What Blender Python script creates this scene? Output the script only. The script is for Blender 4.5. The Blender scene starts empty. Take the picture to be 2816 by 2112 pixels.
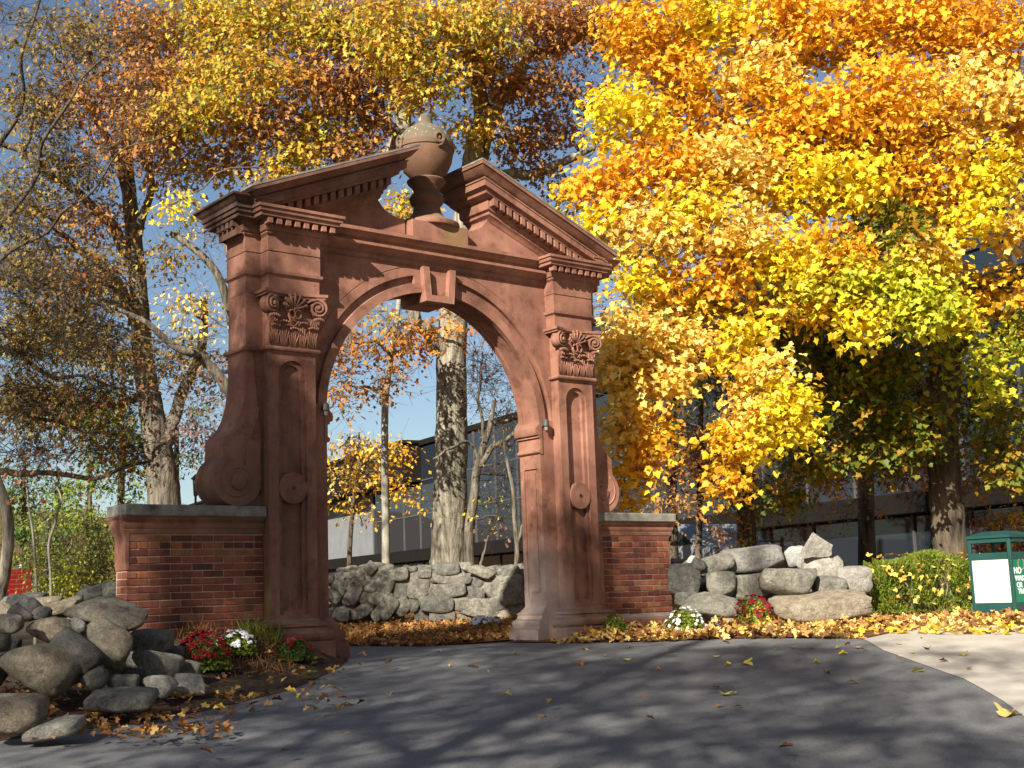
import bpy, bmesh, math, random
import numpy as np
from mathutils import Vector, Matrix, geometry

# ------------------------------------------------------------------ camera, sky, sun, exposure
SC = bpy.context.scene
COL = SC.collection
CAM = np.array([-8.2977, -11.5509, 0.2691]); FPX = 3588.6147
def cam_axes(yaw, pitch, roll):
    f = np.array([math.sin(yaw)*math.cos(pitch), math.cos(yaw)*math.cos(pitch), math.sin(pitch)])
    r = np.array([math.cos(yaw), -math.sin(yaw), 0.]); u = np.cross(r, f)
    c, s = math.cos(roll), math.sin(roll)
    return c*r+s*u, -s*r+c*u, f
RX, UX, FX = cam_axes(0.6798, 0.1608, -0.0348)
cd = bpy.data.cameras.new('camera'); cam = bpy.data.objects.new('camera', cd); COL.objects.link(cam)
cd.sensor_width = 36; cd.lens = FPX/2816*36; cd.clip_start = .1; cd.clip_end = 3000
M = Matrix.Identity(4)
for i, ax in enumerate((RX, UX, -FX)):
    for j in range(3): M[j][i] = ax[j]
for j in range(3): M[j][3] = CAM[j]
cam.matrix_world = M
SC.camera = cam
SUNV = Vector((1.95, 1.0, -1.25)).normalized()
SUN_EL = math.asin(-SUNV.z); SUN_AZ = math.atan2(-SUNV.x, -SUNV.y)
W = bpy.data.worlds.new('World'); SC.world = W; W.use_nodes = True
nt = W.node_tree; nt.nodes.clear()
sky = nt.nodes.new('ShaderNodeTexSky'); sky.sky_type = 'NISHITA'; sky.sun_disc = False
sky.sun_elevation = SUN_EL; sky.sun_rotation = SUN_AZ; sky.altitude = 50; sky.air_density = 1.0; sky.dust_density = .6; sky.ozone_density = 1.6
bg = nt.nodes.new('ShaderNodeBackground'); bg.inputs[1].default_value = .051
wo = nt.nodes.new('ShaderNodeOutputWorld')
nt.links.new(sky.outputs[0], bg.inputs[0]); nt.links.new(bg.outputs[0], wo.inputs[0])
sd = bpy.data.lights.new('sun', 'SUN'); sd.energy = 5.0; sd.angle = math.radians(.53); sd.color = (1, .93, .80)
so = bpy.data.objects.new('sun', sd); COL.objects.link(so)
so.rotation_euler = SUNV.to_track_quat('-Z', 'Y').to_euler()
SC.view_settings.view_transform = 'Standard'; SC.view_settings.look = 'None'
SC.view_settings.exposure = 1.1; SC.view_settings.gamma = 1; SC.view_settings.use_curve_mapping = False
SC.cycles.max_bounces = 6; SC.cycles.diffuse_bounces = 3; SC.cycles.transmission_bounces = 3; SC.cycles.transparent_max_bounces = 4
SC.cycles.use_denoising = True

rng = np.random.default_rng(7); random.seed(7)

# ------------------------------------------------------------------ place helpers
def ray(U, V): return (U-1408)/FPX*RX+(1056-V)/FPX*UX+FX
def at(U, V, s): return CAM+s*ray(U, V)                     # a point s metres ahead
def gz(s): return np.where(s < 13, -.3-.082*(13-s), -.3+.03*(s-13))
def sdist(x, y): return (np.asarray(x)-CAM[0])*.62126+(np.asarray(y)-CAM[1])*.76853   # distance ahead on the level
def gnd(x, y):
    s = sdist(x, y); z = np.where(s < 13, -.3-.082*(13-s), -.3+.03*(s-13))
    return z
def on_ground(U, V):
    d = ray(U, V); s = 2.
    while s < 150:
        p = CAM+s*d
        if p[2] < gnd(p[0], p[1]): break
        s += .02
    return p
def smooth(a, b, x): t = np.clip((x-a)/(b-a), 0, 1); return t*t*(3-2*t)

# ------------------------------------------------------------------ objects
def tag(o, label=None, cat=None, group=None, kind=None):
    if label: o['label'] = label
    if cat: o['category'] = cat
    if group: o['group'] = group
    if kind: o['kind'] = kind
    return o
def empty(name, loc=(0, 0, 0), **k):
    o = bpy.data.objects.new(name, None); COL.objects.link(o); o.location = Vector(loc); o.empty_display_size = .1
    return tag(o, **k)
def link(name, me, mat=None, parent=None, **k):
    o = bpy.data.objects.new(name, me); COL.objects.link(o)
    if mat and not me.materials: me.materials.append(mat)
    if parent: o.parent = parent; o.matrix_parent_inverse = Matrix.Translation(-parent.location) if parent.parent is None and parent.type == 'EMPTY' else Matrix.Identity(4)
    return tag(o, **k)
class MB:
    def __init__(s): s.v = []; s.f = []
    def add(s, v, f):
        n = len(s.v); s.v += [tuple(map(float, p)) for p in v]; s.f += [tuple(i+n for i in q) for q in f]; return s
    def box(s, x0, x1, y0, y1, z0, z1, bev=0):
        v = [(x, y, z) for z in (z0, z1) for y in (y0, y1) for x in (x0, x1)]
        s.add(v, [(0, 2, 3, 1), (4, 5, 7, 6), (0, 1, 5, 4), (2, 6, 7, 3), (0, 4, 6, 2), (1, 3, 7, 5)]); return s
    def grid(s, rows, closed=False, caps=False):
        m = len(rows[0]); v = [p for r in rows for p in r]; f = []
        for i in range(len(rows)-1):
            for j in range(m if closed else m-1):
                k = (j+1) % m; f.append((i*m+j, i*m+k, (i+1)*m+k, (i+1)*m+j))
        if caps: f.append(tuple(range(m-1, -1, -1))); f.append(tuple((len(rows)-1)*m+j for j in range(m)))
        s.add(v, f); return s
    def poly(s, outer, holes, y0, y1, back=True):
        """outline in x,z (with holes) made thick from y0 to y1"""
        loops = [outer]+list(holes)
        tri = geometry.tessellate_polygon([[Vector((a, b, 0)) for a, b in l] for l in loops])
        flat = [p for l in loops for p in l]; n = len(flat)
        v = [(a, y0, b) for a, b in flat]+[(a, y1, b) for a, b in flat]
        f = [tuple(t) for t in tri]
        if back: f += [tuple(i+n for i in t[::-1]) for t in tri]
        k = 0
        for l in loops:
            m = len(l)
            for i in range(m): f.append((k+i, k+(i+1) % m, n+k+(i+1) % m, n+k+i))
            k += m
        s.add(v, f); return s
    def lathe(s, prof, c=(0, 0, 0), n=32, ax=None):
        rows = []
        for r, z in prof: rows.append([(c[0]+r*math.cos(2*math.pi*i/n), c[1]+r*math.sin(2*math.pi*i/n), c[2]+z) for i in range(n)])
        s.grid(rows, closed=True, caps=True); return s
    def tube(s, pts, rad, n=8):
        pts = [Vector(p) for p in pts]
        rad = rad if hasattr(rad, '__len__') else [rad]*len(pts)
        up = None; rows = []
        for i, p in enumerate(pts):
            t = (pts[min(i+1, len(pts)-1)]-pts[max(i-1, 0)]).normalized()
            if up is None: up = t.orthogonal().normalized()
            up = (up-t*up.dot(t)).normalized(); b = t.cross(up)
            rows.append([p+(up*math.cos(2*math.pi*j/n)+b*math.sin(2*math.pi*j/n))*rad[i] for j in range(n)])
        s.grid(rows, closed=True, caps=True); return s
    def ell(s, c, r, n=8, m=6, rot=None):
        rows = []
        for i in range(m+1):
            a = math.pi*(i/m-.5); q = []
            for j in range(n):
                p = Vector((r[0]*math.cos(a)*math.cos(2*math.pi*j/n), r[1]*math.cos(a)*math.sin(2*math.pi*j/n), r[2]*math.sin(a)))
                if rot: p = rot @ p
                q.append(Vector(c)+p)
            rows.append(q)
        s.grid(rows, closed=True); return s
    def mesh(s, name, sm=False, bevel=0):
        me = bpy.data.meshes.new(name); me.from_pydata(s.v, [], s.f)
        bm = bmesh.new(); bm.from_mesh(me)
        if bevel:
            bmesh.ops.remove_doubles(bm, verts=bm.verts, dist=1e-4)
            es = [e for e in bm.edges if len(e.link_faces) == 2 and e.calc_face_angle(0) > .6]
            bmesh.ops.bevel(bm, geom=es, offset=bevel, segments=1, affect='EDGES', clamp_overlap=True)
        bmesh.ops.recalc_face_normals(bm, faces=bm.faces)
        bm.to_mesh(me); bm.free()
        if sm:
            me.polygons.foreach_set('use_smooth', [True]*len(me.polygons))
            if sm != 'all': me.set_sharp_from_angle(angle=math.radians(35))
        return me
    def build(s, name, mat, parent=None, sm=False, bevel=0, **k): return link(name, s.mesh(name, sm, bevel), mat, parent, **k)

# ------------------------------------------------------------------ materials
def mat(name, rough=.85, spec=.3):
    m = bpy.data.materials.new(name); m.use_nodes = True; t = m.node_tree; b = t.nodes['Principled BSDF']
    b.inputs['Roughness'].default_value = rough; b.inputs['Specular IOR Level'].default_value = spec
    return m, t, b
def N(t, kind, **k):
    n = t.nodes.new(kind)
    for a, v in k.items():
        if a.startswith('i_'): n.inputs[a[2:].replace('_', ' ')].default_value = v
        else: setattr(n, a, v)
    return n
def coords(t, scale=(1, 1, 1), obj=False, shift=False):
    if obj: c = N(t, 'ShaderNodeTexCoord'); src = c.outputs['Object']
    else: g = N(t, 'ShaderNodeNewGeometry'); src = g.outputs['Position']
    mp = N(t, 'ShaderNodeMapping'); mp.inputs['Scale'].default_value = scale
    if shift:
        oi = N(t, 'ShaderNodeObjectInfo'); ml = N(t, 'ShaderNodeVectorMath', operation='SCALE'); ml.inputs['Scale'].default_value = 37.
        cx = N(t, 'ShaderNodeCombineXYZ'); t.links.new(oi.outputs['Random'], cx.inputs[0]); t.links.new(oi.outputs['Random'], cx.inputs[2])
        t.links.new(cx.outputs[0], ml.inputs[0]); t.links.new(ml.outputs[0], mp.inputs['Location'])
    t.links.new(src, mp.inputs['Vector']); return mp.outputs[0]
def noise(t, vec, scale, detail=5, rough=.6, dist=0):
    n = N(t, 'ShaderNodeTexNoise'); n.inputs['Scale'].default_value = scale; n.inputs['Detail'].default_value = detail
    n.inputs['Roughness'].default_value = rough; n.inputs['Distortion'].default_value = dist
    t.links.new(vec, n.inputs['Vector']); return n.outputs['Fac']
def ramp(t, fac, stops):
    r = N(t, 'ShaderNodeValToRGB'); e = r.color_ramp.elements
    while len(e) < len(stops): e.new(.5)
    for q, (p, c) in zip(e, stops): q.position = p; q.color = (*c, 1) if len(c) == 3 else c
    t.links.new(fac, r.inputs[0]); return r.outputs[0]
def mix(t, fac, a, b, mode='MIX'):
    n = N(t, 'ShaderNodeMix', data_type='RGBA', blend_type=mode)
    for s, v in ((n.inputs[0], fac), (n.inputs[6], a), (n.inputs[7], b)):
        if isinstance(v, (int, float)): s.default_value = v
        elif isinstance(v, tuple): s.default_value = (*v, 1)
        else: t.links.new(v, s)
    return n.outputs[2]
def math2(t, op, a, b=0.):
    n = N(t, 'ShaderNodeMath', operation=op)
    for s, v in ((n.inputs[0], a), (n.inputs[1], b)):
        if isinstance(v, (int, float)): s.default_value = v
        else: t.links.new(v, s)
    return n.outputs[0]
def bump(t, b, h, strength=.4, dist=.02):
    n = N(t, 'ShaderNodeBump'); n.inputs['Strength'].default_value = strength; n.inputs['Distance'].default_value = dist
    t.links.new(h, n.inputs['Height']); t.links.new(n.outputs[0], b.inputs['Normal'])
G0, G1 = (0, 0, 0), (1, 1, 1)
def near(t, c, r):                                           # soft mask round a place (a tone that stays put)
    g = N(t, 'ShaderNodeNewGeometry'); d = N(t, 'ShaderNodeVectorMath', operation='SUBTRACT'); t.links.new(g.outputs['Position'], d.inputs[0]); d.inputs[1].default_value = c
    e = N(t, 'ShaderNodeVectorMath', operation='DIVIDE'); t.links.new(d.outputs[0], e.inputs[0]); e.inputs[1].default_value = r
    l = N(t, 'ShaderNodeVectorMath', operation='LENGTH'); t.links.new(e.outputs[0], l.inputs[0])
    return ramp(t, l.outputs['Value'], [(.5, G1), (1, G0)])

def brownstone():
    m, t, b = mat('brownstone', .88, .2); v = coords(t)
    base = ramp(t, noise(t, v, 1.3, 6, .65), [(.32, (.175, .082, .057)), (.5, (.295, .138, .094)), (.7, (.415, .208, .148))])
    streak = ramp(t, noise(t, coords(t, (2.2, 2.2, .35)), 1.6, 6, .62), [(.38, (.42, .38, .36)), (.55, G1)])
    c = mix(t, .38, base, streak, 'MULTIPLY')
    blot = ramp(t, noise(t, v, 4.5, 8, .7), [(.36, (.38, .34, .32)), (.50, G1)])
    c = mix(t, .6, c, blot, 'MULTIPLY')
    och = ramp(t, noise(t, v, 3.1, 7, .7, .5), [(.60, G0), (.70, G1)]); c = mix(t, math2(t, 'MULTIPLY', och, .35), c, (.24, .16, .06))
    n2 = noise(t, v, 9, 6, .7)
    mottle = ramp(t, n2, [(.35, G1), (.8, (.55, .55, .55))])  # noise breaking up the tone patches below, left pier and console included
    for ctr, r, col, amt in (((-2.75, .1, 4.35), (.8, 1.2, .75), (.022, .018, .015), .95), ((-1.5, -.2, 4.85), (1.9, .7, .62), (.09, .05, .038), .62), ((.035, .19, 5.05), (.75, .75, .75), (.13, .072, .04), .95), ((.035, .19, 5.72), (.95, .95, .48), (.13, .115, .08), 1.), ((-2.1, -.4, .9), (.9, 1., 2.1), (.09, .055, .04), .6),  # black crust at eaves; painted shade mixed into left rake grime and urn browning
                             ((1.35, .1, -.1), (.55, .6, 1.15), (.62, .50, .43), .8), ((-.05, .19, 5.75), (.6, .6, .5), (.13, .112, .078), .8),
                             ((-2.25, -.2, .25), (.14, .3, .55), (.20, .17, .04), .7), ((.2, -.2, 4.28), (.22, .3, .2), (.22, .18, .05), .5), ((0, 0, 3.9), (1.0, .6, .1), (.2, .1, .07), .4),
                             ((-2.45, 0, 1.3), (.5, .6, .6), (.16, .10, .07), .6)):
        c = mix(t, math2(t, 'MULTIPLY', math2(t, 'MULTIPLY', near(t, ctr, r), mottle), amt), c, col)
    g = N(t, 'ShaderNodeNewGeometry'); sp = N(t, 'ShaderNodeSeparateXYZ'); t.links.new(g.outputs['Normal'], sp.inputs[0])
    upm = ramp(t, sp.outputs[2], [(.55, G0), (.9, G1)])
    c = mix(t, math2(t, 'MULTIPLY', upm, .4), c, (.19, .165, .12))
    sx = N(t, 'ShaderNodeSeparateXYZ'); t.links.new(g.outputs['Position'], sx.inputs[0])
    lich = ramp(t, noise(t, v, 22, 3, .5), [(.63, G0), (.67, G1)])
    hi = ramp(t, sx.outputs[2], [(0, G0), (1, G1)]); hm = N(t, 'ShaderNodeMapRange'); hm.inputs[1].default_value = 5.42; hm.inputs[2].default_value = 5.5; t.links.new(sx.outputs[2], hm.inputs[0])
    c = mix(t, math2(t, 'MULTIPLY', lich, hm.outputs[0]), c, (.48, .47, .38))
    t.links.new(c, b.inputs['Base Color'])
    h = math2(t, 'ADD', noise(t, v, 60, 4, .7), math2(t, 'MULTIPLY', noise(t, v, 7, 4, .6), 1.5))
    bump(t, b, h, .35, .008); return m
def plain(name, col, rough=.7, var=.25, scale=6, spec=.3, bmp=.2, bs=30, metal=0):
    m, t, b = mat(name, rough, spec); v = coords(t)
    lo = tuple(c*(1-var) for c in col); hi = tuple(min(1, c*(1+var)) for c in col)
    t.links.new(ramp(t, noise(t, v, scale, 6, .65), [(.3, lo), (.7, hi)]), b.inputs['Base Color'])
    b.inputs['Metallic'].default_value = metal
    if bmp: bump(t, b, noise(t, v, bs, 4, .6), bmp, .01)
    return m
def stone_mat(name, lo, mid, hi, lichen=.3):
    m, t, b = mat(name, .9, .15); v = coords(t, (4, 4, 4), shift=True)
    c = ramp(t, noise(t, v, 2.6, 9, .74), [(.36, lo), (.5, mid), (.63, hi)])
    oi = N(t, 'ShaderNodeObjectInfo'); tone = ramp(t, oi.outputs['Random'], [(0, (.68, .68, .7)), (.5, (.95, .93, .9)), (1, (1.25, 1.2, 1.12))])
    c = mix(t, 1., c, tone, 'MULTIPLY')
    sp = ramp(t, noise(t, v, 13, 4, .7), [(.38, (.45, .45, .46)), (.5, G1), (.66, (1.2, 1.18, 1.12))]); c = mix(t, .5, c, sp, 'MULTIPLY')
    li = ramp(t, noise(t, v, 6, 5, .6, .4), [(.56, G0), (.62, G1)]); c = mix(t, math2(t, 'MULTIPLY', li, lichen), c, (.36, .38, .30))
    t.links.new(c, b.inputs['Base Color'])
    bump(t, b, math2(t, 'ADD', noise(t, v, 3.5, 9, .72), math2(t, 'MULTIPLY', noise(t, v, 30, 5, .7), .4)), 1., .08); return m
def bark(name, lo, hi, sc=9., strength=1., dist=.05):
    m, t, b = mat(name, .93, .1); v = coords(t, (1, 1, .09))
    n = noise(t, v, sc, 7, .68, .15); c = ramp(t, n, [(.36, lo), (.6, hi)])
    patch = ramp(t, noise(t, coords(t), 2.1, 5, .6), [(.4, (.78, .78, .76)), (.62, (1.12, 1.12, 1.08))])
    c = mix(t, .8, c, patch, 'MULTIPLY'); t.links.new(c, b.inputs['Base Color'])
    bump(t, b, n, strength, dist); return m
def leaf_mat(name, trans=.4, rough=.55):
    m = bpy.data.materials.new(name); m.use_nodes = True; t = m.node_tree; t.nodes.clear()
    a = N(t, 'ShaderNodeAttribute', attribute_name='tint'); o = N(t, 'ShaderNodeOutputMaterial')
    d = N(t, 'ShaderNodeBsdfPrincipled'); d.inputs['Roughness'].default_value = rough; d.inputs['Specular IOR Level'].default_value = .35
    tr = N(t, 'ShaderNodeBsdfTranslucent'); mx = N(t, 'ShaderNodeMixShader'); mx.inputs[0].default_value = trans
    t.links.new(a.outputs['Color'], d.inputs['Base Color']); t.links.new(a.outputs['Color'], tr.inputs['Color'])
    t.links.new(d.outputs[0], mx.inputs[1]); t.links.new(tr.outputs[0], mx.inputs[2]); t.links.new(mx.outputs[0], o.inputs[0]); return m
def asphalt_mat():
    m, t, b = mat('asphalt', .86, .25); v = coords(t)
    c = ramp(t, noise(t, v, 90, 3, .7), [(.3, (.115, .12, .127)), (.6, (.195, .198, .202)), (.8, (.34, .335, .32))])
    big = ramp(t, noise(t, v, .9, 5, .6), [(.3, (.8, .8, .82)), (.7, (1.15, 1.13, 1.1))]); c = mix(t, 1, c, big, 'MULTIPLY')
    vo = N(t, 'ShaderNodeTexVoronoi', feature='DISTANCE_TO_EDGE'); vo.inputs['Scale'].default_value = .55; wv = N(t, 'ShaderNodeVectorMath', operation='ADD'); nn = N(t, 'ShaderNodeTexNoise'); nn.inputs['Scale'].default_value = 1.7; nn.inputs['Detail'].default_value = 6; t.links.new(v, nn.inputs['Vector']); t.links.new(v, wv.inputs[0]); t.links.new(nn.outputs['Color'], wv.inputs[1]); t.links.new(wv.outputs[0], vo.inputs['Vector'])
    cr = ramp(t, vo.outputs['Distance'], [(.0, (.62, .62, .62)), (.006, G1)]); c = mix(t, .6, c, cr, 'MULTIPLY')
    fl = ramp(t, noise(t, v, 170, 1, .5), [(.72, G0), (.76, G1)]); c = mix(t, math2(t, 'MULTIPLY', fl, .5), c, (.30, .30, .27))
    t.links.new(c, b.inputs['Base Color']); bump(t, b, noise(t, v, 140, 3, .7), .5, .006); return m
def soil_mat(name, cols):
    m, t, b = mat(name, .95, .1); v = coords(t)
    t.links.new(ramp(t, noise(t, v, 14, 8, .75), cols), b.inputs['Base Color'])
    bump(t, b, noise(t, v, 22, 6, .7), .9, .04); return m
def glass_mat(name, tint, rough=.03, ior=1.65):
    m, t, b = mat(name, rough, .9); v = coords(t, (.25, .25, .25))
    b.inputs['Base Color'].default_value = (*tint, 1); b.inputs['Metallic'].default_value = .0
    b.inputs['Specular IOR Level'].default_value = .5; b.inputs['IOR'].default_value = ior
    bump(t, b, noise(t, v, 2, 2, .5), .04, .05); return m

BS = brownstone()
M_COPE = plain('grey_coping_stone', (.20, .19, .165), .9, .55, 5, .2, .5, 25)
M_MORTAR = plain('mortar', (.34, .29, .25), .95, .25, 20, .1, .5, 60)
def brick_mat():
    m, t, b = mat('brick', .9, .15); v = coords(t, obj=False)
    oi = N(t, 'ShaderNodeObjectInfo')
    tone = ramp(t, oi.outputs['Random'], [(0, (.10, .038, .030)), (.25, (.17, .058, .040)), (.55, (.235, .08, .048)), (.8, (.30, .105, .055)), (1, (.26, .125, .07))])
    c = mix(t, .8, tone, ramp(t, noise(t, v, 9, 6, .7), [(.3, (.55, .5, .5)), (.65, (1.2, 1.15, 1.1))]), 'MULTIPLY')
    t.links.new(c, b.inputs['Base Color']); bump(t, b, noise(t, v, 70, 4, .7), .5, .006); return m
M_BRICK = brick_mat()
M_GREY = stone_mat('grey_fieldstone', (.18, .175, .155), (.32, .31, .27), (.46, .44, .38), .35)
M_DARK = stone_mat('dark_fieldstone', (.10, .102, .10), (.18, .178, .165), (.28, .27, .245), .25)
M_TAN = stone_mat('tan_boulder', (.24, .205, .155), (.38, .33, .255), (.52, .47, .39), .2)
M_PALE = stone_mat('pale_stone', (.36, .345, .31), (.50, .48, .44), (.64, .62, .57), .1)
M_WHITE = stone_mat('white_quartz_stone', (.55, .55, .53), (.7, .7, .68), (.82, .82, .8), .0)
M_BARK = bark('ridged_bark', (.12, .105, .083), (.40, .365, .285), 15, 1., .05)
M_BARKM = bark('grey_brown_bark', (.06, .05, .04), (.24, .21, .165), 13, 1., .05)
M_BARKD = bark('dark_bark', (.035, .028, .022), (.15, .12, .09), 8, .9, .05)
M_BARKP = bark('smooth_pale_bark', (.22, .2, .165), (.42, .39, .32), 5, .3, .01)
M_TWIG = plain('twig_bark', (.13, .11, .085), .9, .4, 6, .1, 0)
M_TWIGD = plain('dark_twig_bark', (.065, .055, .045), .9, .4, 6, .1, 0)
M_LEAF = leaf_mat('autumn_leaf', .42); M_LITTER = leaf_mat('dry_leaf', .12, .75); M_GREEN = leaf_mat('green_leaf', .3)
M_ASPH = asphalt_mat()
M_PATH = plain('pale_concrete', (.47, .43, .37), .92, .14, 3, .15, .4, 90)
M_SOIL = soil_mat('soil', [(.3, (.035, .027, .020)), (.55, (.085, .063, .045)), (.8, (.16, .11, .07))])
M_BED = soil_mat('leafy_earth', [(.3, (.07, .035, .02)), (.5, (.20, .10, .045)), (.75, (.34, .19, .09))])
M_GLASS = glass_mat('reflective_glass', (.015, .02, .028)); M_GLASSD = glass_mat('dark_ground_floor_glass', (.006, .006, .006), .05, 1.25); M_MULL = plain('mullion_metal', (.075, .072, .07), .5, .1, 3, .4, 0)
M_LEDGE = plain('dark_bronze_cladding', (.011, .009, .0075), .85, .2, 2, .1, 0); M_CONC = plain('light_concrete_wall', (.17, .175, .18), .85, .12, 1.5, .2, 0)
M_BLACK = plain('black_metal', (.018, .018, .02), .45, .2, 5, .5, 0); M_LAMP = plain('grey_lamp_metal', (.07, .065, .06), .55, .2, 9, .4, 0)
M_FROST = plain('frosted_lamp_glass', (.22, .2, .18), .3, .1, 4, .5, 0)
M_BIN = plain('dark_green_metal', (.012, .058, .052), .42, .15, 4, .5, 0); M_BINP = plain('bright_green_panel', (.006, .17, .09), .4, .1, 3, .5, 0)
M_POSTER = plain('cream_panel', (.66, .62, .52), .6, .05, 3, .3, 0); M_WORD = plain('white_lettering', (.8, .82, .84), .5, .04, 5, .3, 0)
M_RED = plain('red_sign_paint', (.13, .006, .006), .9, .15, 4, .05, 0)

# ------------------------------------------------------------------ the gateway
XJ, XI, XO, XB, Q, D = 1.427, 1.632, 2.163, 2.342, .135, .38
ZC, ZTOP = 2.2, 4.2
gate = empty('stone_gateway', (0, 0, -.28), label='tall carved brownstone gateway arch with broken pediment and urn', cat='gateway')

def gate_body():
    b = MB(); N_ = 90
    th = sorted(set([math.pi*i/N_ for i in range(N_+1)]+[math.atan2(ZTOP-ZC, XB), math.pi-math.atan2(ZTOP-ZC, XB)]+[math.radians(a) for a in (3, 3.2, 79, 79.3, 100.7, 101, 176.8, 177)]))
    def outer(a):
        c, s = math.cos(a), math.sin(a); k = min(XB/abs(c) if abs(c) > 1e-6 else 1e9, (ZTOP-ZC)/s if s > 1e-6 else 1e9); return k*c, ZC+k*s
    rows = []
    for a in th:
        dg = math.degrees(a); ch = .045 if (3.1 < dg < 79.1 or 100.9 < dg < 176.9) else 0.
        P = lambda r, y: (r*math.cos(a), y, ZC+r*math.sin(a))
        ox, oz = outer(a); r0 = XJ
        rows.append([(ox, D, oz), P(1.5, D), P(r0, D), P(r0, D-.07), P(r0+.02, D-.075), P(r0+.02, .075), P(r0, .07), P(r0, 0), P(1.53, 0), P(1.535, ch), P(1.615, ch), P(1.62, 0), P(1.715, 0), P(1.718, .006), P(1.725, .006), P(1.728, 0), (ox, 0, oz), (ox, D, oz)])
    b.grid(rows)
    for sg in (1, -1):
        b.add([(sg*XJ, 0, ZC), (sg*XB, 0, ZC), (sg*XB, D, ZC), (sg*XJ, D, ZC), (sg*XJ, 0, -.3), (sg*XB, 0, -.3), (sg*XB, D, -.3), (sg*XJ, D, -.3)], [(0, 1, 5, 4), (1, 2, 6, 5), (2, 3, 7, 6)])
        # inner jamb face with a sunk panel
        A, B = (.07, .25), (D-.07, 1.72); x = sg*XJ; xp = sg*(XJ+.018)
        o = [(0, -.3), (D, -.3), (D, ZC), (0, ZC)]; i1 = [(A[0], A[1]), (B[0], A[1]), (B[0], B[1]), (A[0], B[1])]
        v = [(x, y, z) for y, z in o]+[(x, y, z) for y, z in i1]+[(xp, y, z) for y, z in i1]
        i2 = [(A[0]+.045, A[1]+.05), (B[0]-.045, A[1]+.05), (B[0]-.045, B[1]-.05), (A[0]+.045, B[1]-.05)]
        v += [(xp, y, z) for y, z in i2]+[(x+sg*.006, y, z) for y, z in i2]
        f = [(k, (k+1) % 4, 4+(k+1) % 4, 4+k) for k in range(4)]+[(4+k, 4+(k+1) % 4, 8+(k+1) % 4, 8+k) for k in range(4)]+[(8+k, 8+(k+1) % 4, 12+(k+1) % 4, 12+k) for k in range(4)]+[(12+k, 12+(k+1) % 4, 16+(k+1) % 4, 16+k) for k in range(4)]+[(16, 17, 18, 19)]
        b.add(v, f)
    return b
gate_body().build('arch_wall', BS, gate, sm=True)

def offset_path(path, o):
    """push an axis-aligned open plan path outward (to its right-hand side when walked) by o"""
    n = len(path); out = []
    nor = []
    for i in range(n-1):
        d = Vector(path[i+1])-Vector(path[i]); d.normalize(); nor.append(Vector((-d.y, d.x)))
    for i in range(n):
        a = nor[max(i-1, 0)]; c = nor[min(i, n-2)]
        q = a if a == c or (a-c).length < 1e-6 else a+c
        out.append(Vector(path[i])+q*o)
    return out
def sweep(b, path, prof, closed_prof=True):
    rows = []
    for o, z in prof: rows.append([(p.x, p.y, z) for p in offset_path(path, o)])
    rows = [list(c) for c in zip(*rows)]
    m = len(prof); n0 = len(b.v); b.grid(rows)
    b.add([rows[0][i] for i in range(m)], [tuple(range(m))]); b.add([rows[-1][i] for i in range(m)], [tuple(range(m))])
# walking each pier outline so that 'outward' is on the left of travel: inner edge -> front -> outer side -> back
def pier_path(sg, xi, xo, q, back=True):
    p = [(sg*xi, .02), (sg*xi, -q), (sg*xo, -q), (sg*xo, 0), (sg*XB, 0), (sg*XB, D), (sg*xi, D)]
    return p if sg < 0 else p
def psweep(b, sg, prof, xi=XI, xo=XO, q=Q):
    path = pier_path(sg, xi, xo, q)
    # for the left pier (sg<0) travel goes -y, -x, ... : outward lies to the right; flip the offset sign by reversing
    if sg > 0: path = path[::-1]
    sweep(b, path, prof)

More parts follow.
